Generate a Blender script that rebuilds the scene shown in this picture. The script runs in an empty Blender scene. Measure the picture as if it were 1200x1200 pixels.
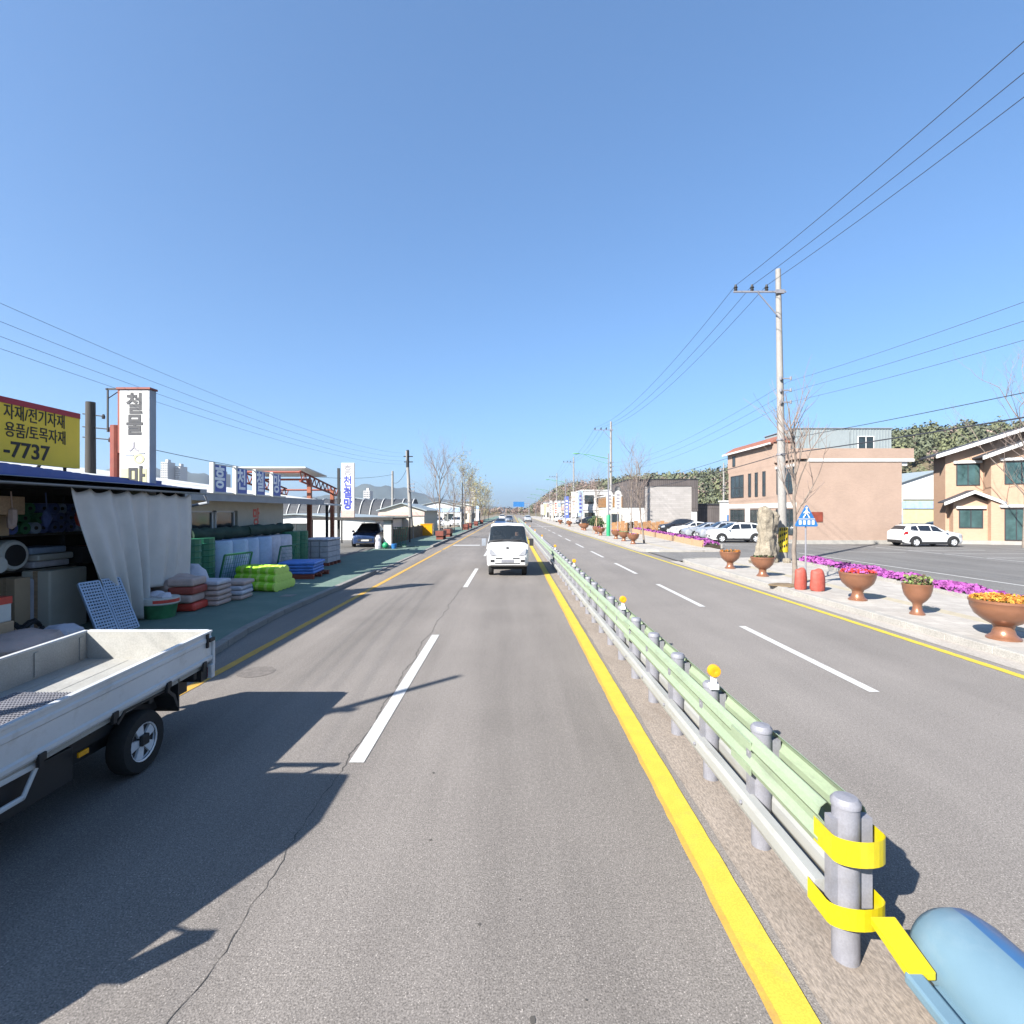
import bpy, bmesh, math, random
from math import sin, cos, pi, radians, sqrt, atan2
from mathutils import Vector, Matrix
S = bpy.context.scene
COL = S.collection
R = random.Random(7)
# ------------------------------------------------------------------ camera, sky, sun, exposure
CAMH = 2.5
cd = bpy.data.cameras.new('camera'); cam = bpy.data.objects.new('camera', cd); COL.objects.link(cam)
cam.location = (0, 0, CAMH); cam.rotation_euler = (radians(90), 0, 0)
cd.sensor_width = 36; cd.lens = 18; cd.clip_start = 0.05; cd.clip_end = 12000
S.camera = cam
SUN_EL, SUN_AZ = radians(34), atan2(-0.72, -0.69)
W = bpy.data.worlds.new('World'); S.world = W; W.use_nodes = True
nt = W.node_tree; bg = nt.nodes['Background']; sk = nt.nodes.new('ShaderNodeTexSky')
sk.sky_type = 'NISHITA'; sk.sun_disc = False; sk.sun_elevation = SUN_EL; sk.sun_rotation = SUN_AZ
sk.air_density = 1.0; sk.dust_density = 0.7; sk.ozone_density = 3.5; sk.altitude = 0
tn = nt.nodes.new('ShaderNodeMix'); tn.data_type = 'RGBA'; tn.blend_type = 'MULTIPLY'; tn.inputs[0].default_value = 1; tn.inputs[7].default_value = (1.02, 1.42, 1.86, 1)
gm = nt.nodes.new('ShaderNodeGamma'); gm.inputs[1].default_value = .7; nt.links.new(sk.outputs[0], gm.inputs[0]); nt.links.new(gm.outputs[0], tn.inputs[6]); nt.links.new(tn.outputs[2], bg.inputs[0]); bg.inputs[1].default_value = 0.06
sl = bpy.data.lights.new('sun', 'SUN'); so = bpy.data.objects.new('sun', sl); COL.objects.link(so)
sl.energy = 5.0; sl.angle = radians(0.53); sl.color = (1, .955, .89)
sd = Vector((-0.72 * cos(SUN_EL), -0.69 * cos(SUN_EL), sin(SUN_EL)))
so.rotation_euler = sd.to_track_quat('Z', 'Y').to_euler(); so.location = (-30, -30, 40)
S.view_settings.view_transform = 'Standard'; S.view_settings.look = 'None'
S.view_settings.exposure = 1.66; S.view_settings.gamma = 1
S.render.engine = 'CYCLES'
S.cycles.use_denoising = True; S.cycles.max_bounces = 6; S.cycles.transparent_max_bounces = 12
S.cycles.volume_bounces = 0
S.cycles.caustics_reflective = False; S.cycles.caustics_refractive = False

def G(px, py, z=0.0):            # where the sight line through a photo point meets height z
    Y = (CAMH - z) * 600 / (py - 600); return ((px - 600) / 600 * Y, Y)
# ------------------------------------------------------------------ materials
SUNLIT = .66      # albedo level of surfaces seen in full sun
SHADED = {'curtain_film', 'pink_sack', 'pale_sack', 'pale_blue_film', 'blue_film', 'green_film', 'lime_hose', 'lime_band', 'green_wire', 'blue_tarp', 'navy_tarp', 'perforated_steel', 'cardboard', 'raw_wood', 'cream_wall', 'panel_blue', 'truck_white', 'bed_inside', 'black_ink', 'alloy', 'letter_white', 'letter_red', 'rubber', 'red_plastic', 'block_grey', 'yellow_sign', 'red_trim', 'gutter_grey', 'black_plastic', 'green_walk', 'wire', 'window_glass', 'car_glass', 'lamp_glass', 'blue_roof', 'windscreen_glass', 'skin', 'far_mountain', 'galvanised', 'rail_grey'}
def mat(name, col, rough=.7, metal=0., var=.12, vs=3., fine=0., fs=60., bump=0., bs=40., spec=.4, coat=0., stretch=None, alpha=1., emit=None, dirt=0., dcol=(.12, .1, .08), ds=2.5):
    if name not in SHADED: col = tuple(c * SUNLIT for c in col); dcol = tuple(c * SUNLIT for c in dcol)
    m = bpy.data.materials.new(name); m.use_nodes = True; t = m.node_tree; N = t.nodes; L = t.links
    b = N['Principled BSDF']; b.inputs['Roughness'].default_value = rough; b.inputs['Metallic'].default_value = metal
    b.inputs['Specular IOR Level'].default_value = spec; b.inputs['Coat Weight'].default_value = coat; b.inputs['Coat Roughness'].default_value = .08
    tc = N.new('ShaderNodeTexCoord'); vec = tc.outputs['Object']
    if stretch:
        mp = N.new('ShaderNodeMapping'); mp.inputs['Scale'].default_value = stretch; L.new(vec, mp.inputs[0]); vec = mp.outputs[0]
    def noise(s, d=4, r=.6):
        n = N.new('ShaderNodeTexNoise'); n.inputs['Scale'].default_value = s; n.inputs['Detail'].default_value = d; n.inputs['Roughness'].default_value = r
        L.new(vec, n.inputs['Vector']); return n.outputs['Fac']
    def mixc(f, a, c2, typ='MIX'):
        x = N.new('ShaderNodeMix'); x.data_type = 'RGBA'; x.blend_type = typ
        if hasattr(f, 'node'): L.new(f, x.inputs[0])
        else: x.inputs[0].default_value = f
        for v, k in ((a, 6), (c2, 7)):
            if hasattr(v, 'node'): L.new(v, x.inputs[k])
            else: x.inputs[k].default_value = (*v, 1)
        return x.outputs[2]
    def ramp(f, a, c2):
        r = N.new('ShaderNodeMapRange'); r.inputs[1].default_value = a; r.inputs[2].default_value = c2; L.new(f, r.inputs[0]); return r.outputs[0]
    c = mixc(ramp(noise(vs), .3, .7), tuple(x * (1 - var) for x in col), tuple(min(1, x * (1 + var)) for x in col))
    if fine: c = mixc(fine, c, mixc(ramp(noise(fs, 2), .35, .65), tuple(x * .25 for x in col), tuple(min(1, x * 1.9) for x in col)))
    if dirt:
        f = ramp(noise(ds, 6, .7), .52, .75); mm = N.new('ShaderNodeMath'); mm.operation = 'MULTIPLY'; mm.inputs[1].default_value = dirt; L.new(f, mm.inputs[0])
        c = mixc(mm.outputs[0], c, dcol)
    L.new(c, b.inputs['Base Color'])
    rr = N.new('ShaderNodeMapRange'); rr.inputs[3].default_value = max(.02, rough - .08); rr.inputs[4].default_value = min(1, rough + .08); L.new(noise(vs * 2), rr.inputs[0]); L.new(rr.outputs[0], b.inputs['Roughness'])
    if bump:
        bn = N.new('ShaderNodeBump'); bn.inputs['Strength'].default_value = bump; bn.inputs['Distance'].default_value = .02; L.new(noise(bs), bn.inputs['Height']); L.new(bn.outputs[0], b.inputs['Normal'])
    if alpha < 1: b.inputs['Alpha'].default_value = alpha
    if emit: b.inputs['Emission Color'].default_value = (*emit, 1); b.inputs['Emission Strength'].default_value = 1
    m['_c'] = 1
    return m
def brick_mat(name, c1, c2, mortar, bw=.23, bh=.075, var=.1, ms=.01):
    c1, c2, mortar = [tuple(c * SUNLIT for c in q) for q in (c1, c2, mortar)]
    m = bpy.data.materials.new(name); m.use_nodes = True; t = m.node_tree; N = t.nodes; L = t.links; b = N['Principled BSDF']
    b.inputs['Roughness'].default_value = .85; b.inputs['Specular IOR Level'].default_value = .2
    tc = N.new('ShaderNodeTexCoord'); sp = N.new('ShaderNodeSeparateXYZ'); L.new(tc.outputs['Object'], sp.inputs[0])
    ad = N.new('ShaderNodeMath'); L.new(sp.outputs[0], ad.inputs[0]); L.new(sp.outputs[1], ad.inputs[1])
    cb = N.new('ShaderNodeCombineXYZ'); L.new(ad.outputs[0], cb.inputs[0]); L.new(sp.outputs[2], cb.inputs[1])
    br = N.new('ShaderNodeTexBrick'); L.new(cb.outputs[0], br.inputs['Vector'])
    br.inputs['Color1'].default_value = (*c1, 1); br.inputs['Color2'].default_value = (*c2, 1); br.inputs['Mortar'].default_value = (*mortar, 1)
    br.inputs['Scale'].default_value = 1; br.inputs['Mortar Size'].default_value = ms; br.inputs['Brick Width'].default_value = bw; br.inputs['Row Height'].default_value = bh
    n = N.new('ShaderNodeTexNoise'); n.inputs['Scale'].default_value = .7; n.inputs['Detail'].default_value = 6; L.new(tc.outputs['Object'], n.inputs['Vector'])
    r = N.new('ShaderNodeMapRange'); r.inputs[1].default_value = .3; r.inputs[2].default_value = .7; r.inputs[3].default_value = 1 - var; r.inputs[4].default_value = 1 + var; L.new(n.outputs[0], r.inputs[0])
    x = N.new('ShaderNodeMix'); x.data_type = 'RGBA'; x.blend_type = 'MULTIPLY'; x.inputs[0].default_value = 1; L.new(br.outputs[0], x.inputs[6]); L.new(r.outputs[0], x.inputs[7]); L.new(x.outputs[2], b.inputs['Base Color'])
    bn = N.new('ShaderNodeBump'); bn.inputs['Strength'].default_value = .3; bn.inputs['Distance'].default_value = .01; L.new(br.outputs['Fac'], bn.inputs['Height']); bn.invert = True; L.new(bn.outputs[0], b.inputs['Normal'])
    return m
def glass_mat(name, tint=(.02, .025, .03), alpha=.75, rough=.04):
    m = mat(name, tint, rough, var=.05, spec=.6, alpha=alpha); return m
def asphalt_mat(name, col, streak=.2):
    m = bpy.data.materials.new(name); m.use_nodes = True; t = m.node_tree; N = t.nodes; L = t.links; b = N['Principled BSDF']
    b.inputs['Roughness'].default_value = .88; b.inputs['Specular IOR Level'].default_value = .25
    tc = N.new('ShaderNodeTexCoord')
    def noise(s, d, sc=None, r=.6):
        v = tc.outputs['Object']
        if sc:
            mp = N.new('ShaderNodeMapping'); mp.inputs['Scale'].default_value = sc; L.new(v, mp.inputs[0]); v = mp.outputs[0]
        n = N.new('ShaderNodeTexNoise'); n.inputs['Scale'].default_value = s; n.inputs['Detail'].default_value = d; n.inputs['Roughness'].default_value = r; L.new(v, n.inputs['Vector']); return n.outputs['Fac']
    def rng(f, a, c, lo, hi):
        r = N.new('ShaderNodeMapRange'); r.inputs[1].default_value = a; r.inputs[2].default_value = c; r.inputs[3].default_value = lo; r.inputs[4].default_value = hi; L.new(f, r.inputs[0]); return r.outputs[0]
    def mul(a, c):
        x = N.new('ShaderNodeMath'); x.operation = 'MULTIPLY'; L.new(a, x.inputs[0]); L.new(c, x.inputs[1]); return x.outputs[0]
    f = rng(noise(1.0, 5, (.9, .06, 1)), .3, .7, 1 - streak, 1 + streak)          # wheel-track streaks along the road
    f = mul(f, rng(noise(.35, 6), .3, .7, .9, 1.1))
    f = mul(f, rng(noise(95, 2), .3, .72, .55, 1.5))                               # aggregate
    f = mul(f, rng(noise(28, 3), .35, .65, .9, 1.1))
    vo = N.new('ShaderNodeTexVoronoi'); vo.inputs['Scale'].default_value = 55; L.new(tc.outputs['Object'], vo.inputs['Vector'])
    sp = rng(vo.outputs['Distance'], .1, .22, 1.9, 1.0)                           # pale stones
    f = mul(f, sp)
    f = mul(f, rng(noise(1.6, 8, None, .75), .66, .74, 1.0, .78))                   # small stains
    cc = N.new('ShaderNodeMix'); cc.data_type = 'RGBA'; cc.blend_type = 'MULTIPLY'; cc.inputs[0].default_value = 1
    cc.inputs[6].default_value = (*col, 1); L.new(f, cc.inputs[7]); L.new(cc.outputs[2], b.inputs['Base Color'])
    bn = N.new('ShaderNodeBump'); bn.inputs['Strength'].default_value = .35; bn.inputs['Distance'].default_value = .006; L.new(noise(110, 2), bn.inputs['Height']); L.new(bn.outputs[0], b.inputs['Normal'])
    return m
def paver_mat(name, col, var=.09, bw=.3, bh=.3):
    m = brick_mat(name, tuple(c * (1 - var) for c in col), tuple(c * (1 + var) for c in col), tuple(c * .7 for c in col), bw, bh, .1, .006)
    N = m.node_tree.nodes; L = m.node_tree.links
    tc = N['Texture Coordinate']; br = N['Brick Texture']; L.new(tc.outputs['Object'], br.inputs['Vector']); return m

M = {}
M['asphalt'] = asphalt_mat('asphalt', (.150, .135, .122))
M['asphalt_far'] = asphalt_mat('asphalt_opposite', (.165, .150, .137), .1)
M['lot'] = asphalt_mat('lot_asphalt', (.125, .12, .114))
M['median'] = mat('median_dirt', (.31, .26, .215), .95, var=.18, vs=2.2, fine=.3, fs=80, bump=.3, bs=60, dirt=.5, dcol=(.2, .15, .11), stretch=(1, .35, 1))
M['yellow_line'] = mat('yellow_line', (.60, .475, .05), .75, var=.08, vs=6, fine=.14, fs=90, dirt=.35, dcol=(.36, .27, .1), ds=7)
M['orange_line'] = mat('orange_line', (.62, .36, .06), .75, var=.1, vs=6, fine=.12, fs=90, dirt=.55, dcol=(.28, .22, .13), ds=5)
M['white_line'] = mat('white_line', (.60, .59, .57), .75, var=.08, vs=6, fine=.25, fs=90, dirt=.7, dcol=(.33, .31, .29), ds=6)
M['crack'] = mat('crack_dark', (.085, .078, .07), .95)
M['concrete'] = mat('concrete', (.40, .38, .345), .9, var=.12, vs=2, fine=.2, fs=50, bump=.2, dirt=.4, dcol=(.24, .22, .2))
M['kerb'] = mat('kerb_stone', (.28, .265, .245), .9, var=.15, vs=1.5, fine=.25, fs=60, bump=.2, dirt=.45, dcol=(.17, .16, .15))
M['paver'] = paver_mat('pavers', (.48, .445, .40))
M['green_walk'] = mat('green_walk', (.095, .145, .118), .9, var=.14, vs=1.2, fine=.3, fs=70, bump=.3, bs=80, dirt=.4, dcol=(.2, .2, .18), ds=1.2)
M['earth'] = mat('earth', (.26, .215, .155), .95, var=.25, vs=.12, fine=.2, fs=2, dirt=.5, dcol=(.14, .15, .08), ds=.05)
M['white_paint'] = mat('white_paint', (.74, .75, .75), .32, var=.03, coat=.5)
M['truck_white'] = mat('truck_white', (.46, .475, .49), .42, var=.08, vs=2, dirt=.6, dcol=(.27, .24, .21), ds=4, coat=.2)
M['bed_in'] = mat('bed_inside', (.27, .265, .245), .6, var=.12, vs=3, dirt=.6, dcol=(.30, .28, .24), ds=4, fine=.1)
M['black'] = mat('black_plastic', (.018, .018, .019), .55)
M['dark'] = mat('dark_metal', (.03, .03, .032), .6, metal=.2)
M['rubber'] = mat('rubber', (.011, .011, .011), .85, fine=.2, fs=40)
M['alloy'] = mat('alloy', (.62, .63, .65), .35, metal=.25)
M['chrome'] = mat('chrome', (.7, .7, .72), .15, metal=1)
M['galv'] = mat('galvanised', (.17, .17, .19), .5, metal=0., var=.14, vs=6, dirt=.5, dcol=(.11, .10, .09), ds=5, fine=.08, fs=90)
M['rail_green'] = mat('rail_green', (.32, .40, .265), .5, var=.08, vs=3, dirt=.6, dcol=(.20, .22, .17), ds=9, fine=.06, fs=120, stretch=(1, .3, 1))
M['rail_grey'] = mat('rail_grey', (.29, .295, .285), .5, metal=.1, var=.08, dirt=.6, dcol=(.19, .17, .14), ds=7, stretch=(1, .3, 1))
M['tape'] = mat('yellow_tape', (.62, .50, .01), .35, var=.05, vs=30, coat=.3)
M['refl'] = mat('amber_reflector', (.85, .38, .01), .25, coat=.5, var=.05)
M['white'] = mat('white_sheet', (.72, .72, .70), .6, var=.05, dirt=.25, dcol=(.5, .48, .42), ds=1.5)
M['blue_roof'] = mat('blue_roof', (.03, .075, .27), .42, var=.1, dirt=.25, dcol=(.2, .22, .28))
M['gutter'] = mat('gutter_grey', (.22, .24, .27), .5, metal=.2)
M['yellow_sign'] = mat('yellow_sign', (.72, .50, .03), .5, var=.06, vs=1.5)
M['red_trim'] = mat('red_trim', (.33, .015, .03), .5)
M['ink'] = mat('black_ink', (.015, .014, .014), .6)
M['sign_white'] = mat('sign_white', (.72, .71, .66), .5, var=.05, dirt=.3, dcol=(.55, .52, .42), ds=2)
M['sign_side_shade'] = mat('sign_side_shade', (.38, .42, .48), .5)  # white sign's side facing away from the sun, shade painted in as grey-blue
M['sign_cream'] = mat('sign_faded_yellow', (.62, .59, .33), .6, var=.1)
M['faint'] = mat('faded_letter', (.30, .29, .33), .6)
M['red_steel'] = mat('red_steel', (.27, .055, .03), .6, var=.2, dirt=.5, dcol=(.2, .09, .05), ds=4)
M['orange_steel'] = mat('orange_steel', (.33, .10, .05), .6, var=.2, dirt=.4, dcol=(.25, .12, .07))
M['wood_dark'] = mat('dark_pole', (.055, .05, .045), .85, var=.25, stretch=(6, 6, .6))
M['pole'] = mat('concrete_pole', (.33, .315, .295), .85, var=.1, vs=2, fine=.1, fs=30, dirt=.3, dcol=(.3, .28, .26), stretch=(1, 1, .3))
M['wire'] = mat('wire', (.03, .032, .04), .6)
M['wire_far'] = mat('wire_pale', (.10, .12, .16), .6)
M['copper'] = mat('copper_paint', (.36, .165, .095), .34, metal=.4, var=.12, vs=4, coat=.2, dirt=.3, dcol=(.25, .12, .08))
M['soil'] = mat('soil', (.06, .045, .03), 1)
M['magenta'] = mat('magenta_flowers', (.40, .10, .37), .8, var=.3, vs=25)
M['magenta2'] = mat('violet_flowers', (.33, .07, .32), .8, var=.3, vs=25)
M['orange_fl'] = mat('orange_flowers', (.55, .20, .03), .8, var=.3, vs=30)
M['yellow_fl'] = mat('yellow_flowers', (.6, .36, .05), .8, var=.3, vs=30)
M['sprout'] = mat('sprouts', (.22, .28, .09), .8, var=.3, vs=20)
M['leaf'] = mat('leaf_green', (.06, .10, .03), .8, var=.4, vs=4)
M['pine'] = mat('pine_green', (.125, .142, .085), .9, var=.25, vs=.08)
M['olive'] = mat('olive_green', (.165, .18, .09), .9, var=.25, vs=.08)
M['brown_wood'] = mat('bare_wood_mass', (.28, .205, .17), .95, var=.3, vs=.1)
M['budding'] = mat('budding', (.36, .33, .17), .9, var=.3, vs=2)
M['bark'] = mat('bark', (.25, .205, .17), .95, var=.25, vs=6, bump=.4)
M['twig'] = mat('twig', (.27, .21, .18), .95, var=.2)
M['dry'] = mat('dry_grass', (.20, .145, .085), .95, var=.3, vs=2)
M['mountain'] = mat('far_mountain', (.055, .068, .06), .95, var=.35, vs=.004)
M['brick'] = brick_mat('peach_brick', (.42, .295, .225), (.46, .325, .25), (.44, .34, .28), var=.07)
M['brick2'] = brick_mat('orange_brick', (.565, .35, .235), (.605, .385, .265), (.43, .33, .25), var=.05)
M['stone_wall'] = brick_mat('stone_cladding', (.40, .375, .355), (.46, .43, .41), (.34, .32, .30), 1.2, .3, .08, .012)
M['brown_band'] = brick_mat('brown_tiles', (.13, .113, .11), (.155, .135, .13), (.075, .065, .06), .3, 3, .1, .03)
M['trim'] = mat('white_trim', (.76, .75, .73), .6, var=.04)
M['roof_dark'] = mat('dark_shingle', (.06, .06, .07), .8, var=.2, vs=6)
M['roof_red'] = mat('red_tile', (.31, .12, .075), .7, var=.2, vs=4)
M['shed'] = mat('shed_steel', (.38, .43, .44), .5, metal=.2, var=.05)
M['window'] = mat('window_glass', (.022, .032, .036), .08, var=.3, vs=1.5, spec=.7)
M['window2'] = mat('window_teal', (.05, .10, .10), .1, var=.4, vs=1.2, spec=.7)
M['frame'] = mat('window_frame', (.05, .05, .055), .5)
M['curtain'] = mat('curtain_film', (.50, .475, .45), .5, var=.06, vs=3, dirt=.2, dcol=(.4, .38, .36), alpha=.97)
M['cream'] = mat('cream_wall', (.44, .40, .33), .85, var=.07, dirt=.3, dcol=(.42, .37, .3), ds=1.5)
M['grey_wall'] = mat('grey_wall', (.30, .29, .28), .85, var=.1)
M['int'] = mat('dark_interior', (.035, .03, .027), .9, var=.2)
M['wood'] = mat('raw_wood', (.34, .22, .13), .8, var=.2, stretch=(2, 8, 8))
M['card'] = mat('cardboard', (.36, .25, .155), .85, var=.1)
M['blue_film'] = mat('blue_film', (.07, .10, .28), .45, var=.3, vs=8)
M['pale_blue'] = mat('pale_blue_film', (.27, .35, .48), .4, var=.15, vs=3, dirt=.2, dcol=(.45, .5, .56))
M['green_film'] = mat('green_film', (.03, .14, .06), .5, var=.3, vs=6)
M['mesh_green'] = mat('green_wire', (.012, .12, .062), .5, var=.15)
M['lime'] = mat('lime_hose', (.25, .52, .02), .5, var=.2, vs=3)
M['lime2'] = mat('lime_band', (.46, .60, .12), .5, var=.2, vs=3)
M['tarp'] = mat('blue_tarp', (.06, .17, .50), .5, var=.2, vs=4)
M['navy'] = mat('navy_tarp', (.06, .09, .24), .5, var=.2, vs=4)
M['red'] = mat('red_plastic', (.48, .045, .03), .45, var=.15)
M['sack'] = mat('pink_sack', (.42, .31, .27), .7, var=.15, vs=5, dirt=.4, dcol=(.3, .12, .09), ds=5)
M['sack2'] = mat('pale_sack', (.46, .44, .48), .6, var=.15, vs=5)
M['bag_red'] = mat('red_bag', (.42, .085, .06), .65, var=.18, vs=7, bump=.5, bs=14)
M['block'] = mat('block_grey', (.36, .35, .37), .8, var=.12, vs=6)
M['sign_blue'] = mat('sign_blue', (.03, .17, .44), .4, var=.04)
M['panel_blue'] = mat('panel_blue', (.07, .11, .36), .5, var=.08)
M['letter_blue'] = mat('letter_blue', (.06, .08, .42), .5)
M['letter_pale'] = mat('letter_white', (.74, .75, .78), .5)
M['letter_red'] = mat('letter_red', (.5, .05, .03), .5)
M['hazard'] = mat('hazard_yellow', (.6, .44, .02), .5)
M['rock'] = mat('rock', (.29, .25, .19), .95, var=.3, vs=2.5, bump=.8, bs=5, dirt=.6, dcol=(.2, .16, .11), ds=2.2, fine=.25, fs=18)
M['lamp_green'] = mat('lamp_green', (.16, .40, .22), .5)
M['post_green'] = mat('post_green', (.02, .33, .14), .5)
M['red_planter'] = mat('red_planter', (.22, .06, .04), .6, var=.2)
M['drum_blue'] = mat('drum_blue', (.15, .25, .32), .4, var=.08, vs=2, dirt=.2, dcol=(.4, .45, .48))
M['car_blue'] = mat('car_blue', (.035, .075, .19), .25, metal=.4, coat=.7)
M['car_dark'] = mat('car_dark', (.04, .045, .06), .25, metal=.4, coat=.7)
M['car_silver'] = mat('car_silver', (.50, .53, .57), .3, metal=.4, coat=.6)
M['car_white'] = mat('car_white', (.76, .76, .76), .25, coat=.7, var=.02)
M['car_glass'] = mat('car_glass', (.012, .016, .022), .05, spec=.7, var=.05)
M['lamp_glass'] = mat('lamp_glass', (.36, .37, .40), .12, spec=.7, metal=.3)
M['tail_red'] = mat('tail_red', (.35, .01, .012), .2, spec=.6)
M['skin'] = mat('skin', (.42, .25, .17), .6)
M['shirt'] = mat('shirt_dark', (.05, .055, .07), .9)
M['hair'] = mat('hair', (.012, .01, .009), .7)
M['apart'] = mat('apartment', (.62, .61, .60), .8, var=.05, vs=.05)
M['tunnel'] = mat('shade_net', (.06, .065, .075), .7, var=.2)
M['perf'] = mat('perforated_steel', (.30, .36, .45), .45, metal=.4, var=.1)
M['clear'] = None
# ------------------------------------------------------------------ mesh builder
class MB:
    def __init__(s): s.v = []; s.f = []; s.m = []
    def add(s, vs, fs, mi=0):
        o = len(s.v); s.v += [tuple(p) for p in vs]; s.f += [tuple(i + o for i in f) for f in fs]; s.m += [mi] * len(fs); return s
    def box(s, x0, x1, y0, y1, z0, z1, mi=0, T=None):
        x0, x1 = min(x0, x1), max(x0, x1); y0, y1 = min(y0, y1), max(y0, y1); z0, z1 = min(z0, z1), max(z0, z1)
        p = [(x0, y0, z0), (x1, y0, z0), (x1, y1, z0), (x0, y1, z0), (x0, y0, z1), (x1, y0, z1), (x1, y1, z1), (x0, y1, z1)]
        if T: p = [tuple(T @ Vector(q)) for q in p]
        return s.add(p, [(0, 3, 2, 1), (4, 5, 6, 7), (0, 1, 5, 4), (1, 2, 6, 5), (2, 3, 7, 6), (3, 0, 4, 7)], mi)
    def quad(s, a, b, c, d, mi=0): return s.add([a, b, c, d], [(0, 1, 2, 3)], mi)
    def tube(s, pts, r, n=6, mi=0, cap=True):
        pts = [Vector(p) for p in pts]; rs = r if isinstance(r, (list, tuple)) else [r] * len(pts); vs = []; fs = []
        d0 = (pts[1] - pts[0]).normalized(); ref = Vector((0, 0, 1)) if abs(d0.z) < .9 else Vector((1, 0, 0)); a = d0.cross(ref).normalized()
        for i, p in enumerate(pts):
            d = (pts[min(i + 1, len(pts) - 1)] - pts[max(i - 1, 0)]).normalized(); a = (a - d * a.dot(d)).normalized(); b = d.cross(a)
            for k in range(n): t = 2 * pi * k / n; vs.append(p + (a * cos(t) + b * sin(t)) * rs[i])
        for i in range(len(pts) - 1):
            for k in range(n): q = (k + 1) % n; fs.append((i * n + k, i * n + q, (i + 1) * n + q, (i + 1) * n + k))
        if cap: fs.append(tuple(range(n))[::-1]); fs.append(tuple(range((len(pts) - 1) * n, len(pts) * n)))
        return s.add(vs, fs, mi)
    def lathe(s, prof, c=(0, 0, 0), n=20, mi=0, axis='z', cap=True):
        vs = []; fs = []
        for r, h in prof:
            for k in range(n):
                t = 2 * pi * k / n; x, y = r * cos(t), r * sin(t)
                q = (x, y, h) if axis == 'z' else ((x, h, y) if axis == 'y' else (h, x, y)); vs.append((q[0] + c[0], q[1] + c[1], q[2] + c[2]))
        for i in range(len(prof) - 1):
            for k in range(n): q = (k + 1) % n; fs.append((i * n + k, i * n + q, (i + 1) * n + q, (i + 1) * n + k))
        if cap and prof[0][0] > .001: fs.append(tuple(range(n))[::-1])
        if cap and prof[-1][0] > .001: fs.append(tuple(range((len(prof) - 1) * n, len(prof) * n)))
        return s.add(vs, fs, mi)
    def prism(s, poly, axis, a, b, mi=0):
        n = len(poly); f = {'x': lambda p, t: (t, p[0], p[1]), 'y': lambda p, t: (p[0], t, p[1]), 'z': lambda p, t: (p[0], p[1], t)}[axis]
        vs = [f(p, a) for p in poly] + [f(p, b) for p in poly]
        fs = [tuple(range(n))[::-1], tuple(range(n, 2 * n))] + [(i, (i + 1) % n, n + (i + 1) % n, n + i) for i in range(n)]
        return s.add(vs, fs, mi)
    def blob(s, c, r, n=8, rng=R, j=.12, mi=0):
        vs = []; fs = []; m = max(4, n // 2); rx, ry, rz = r if isinstance(r, tuple) else (r, r, r)
        for i in range(m + 1):
            ph = pi * i / m
            for k in range(n):
                t = 2 * pi * k / n; q = 1 + rng.uniform(-j, j) if 0 < i < m else 1
                vs.append((c[0] + rx * sin(ph) * cos(t) * q, c[1] + ry * sin(ph) * sin(t) * q, c[2] + rz * cos(ph) * q))
        for i in range(m):
            for k in range(n): q = (k + 1) % n; fs.append((i * n + k, (i + 1) * n + k, (i + 1) * n + q, i * n + q))
        return s.add(vs, fs, mi)
    def tufts(s, c, r, n, size, rng, mi=0, shell=.35):
        for _ in range(n):
            d = Vector((rng.gauss(0, 1), rng.gauss(0, 1), rng.gauss(0, 1))).normalized(); q = rng.uniform(shell, 1)
            p = Vector((c[0] + d.x * r[0] * q, c[1] + d.y * r[1] * q, c[2] + d.z * r[2] * q)); sz = size * rng.uniform(.6, 1.4)
            a = (d + Vector((rng.gauss(0, .36), rng.gauss(0, .36), rng.gauss(0, .36)))).normalized(); b = a.orthogonal().normalized(); e = a.cross(b)
            s.add([p + b * sz, p + e * sz * .8, p - b * sz * .9, p - e * sz * .7], [(0, 1, 2, 3)], mi)
        return s
    def build(s, name, mats, parent=None, smooth=False, bevel=0, loc=None, seg=2):
        me = bpy.data.meshes.new(name); me.from_pydata(s.v, [], s.f)
        for m in (mats if isinstance(mats, (list, tuple)) else [mats]): me.materials.append(M[m] if isinstance(m, str) else m)
        me.polygons.foreach_set('material_index', s.m)
        if smooth: me.polygons.foreach_set('use_smooth', [True] * len(s.f))
        bm = bmesh.new(); bm.from_mesh(me); bmesh.ops.recalc_face_normals(bm, faces=bm.faces) if len(s.f) < 60000 and not getattr(s, 'flat', 0) else None; bm.to_mesh(me); bm.free()
        if smooth: me.set_sharp_from_angle(angle=radians(42))
        me.update(); o = bpy.data.objects.new(name, me); COL.objects.link(o)
        if parent: o.parent = parent
        if loc: o.location = loc
        if bevel:
            b = o.modifiers.new('bevel', 'BEVEL'); b.width = bevel; b.segments = seg; b.limit_method = 'ANGLE'
        return o
def tag(o, label=None, cat=None, group=None, kind=None):
    for k, v in (('label', label), ('category', cat), ('group', group), ('kind', kind)):
        if v: o[k] = v
    return o
def thing(name, label, cat, loc=(0, 0, 0), rz=0, group=None):
    o = bpy.data.objects.new(name, None); COL.objects.link(o); o.location = loc; o.rotation_euler = (0, 0, rz); o.empty_display_size = .2
    return tag(o, label, cat, group)
def struct(o): o['kind'] = 'structure'; return o
def copy_tree(o, parent=None):
    c = o.copy(); COL.objects.link(c)
    if parent: c.parent = parent
    for ch in [x for x in bpy.data.objects if x.parent == o and x is not c]: copy_tree(ch, c)
    return c
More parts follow.
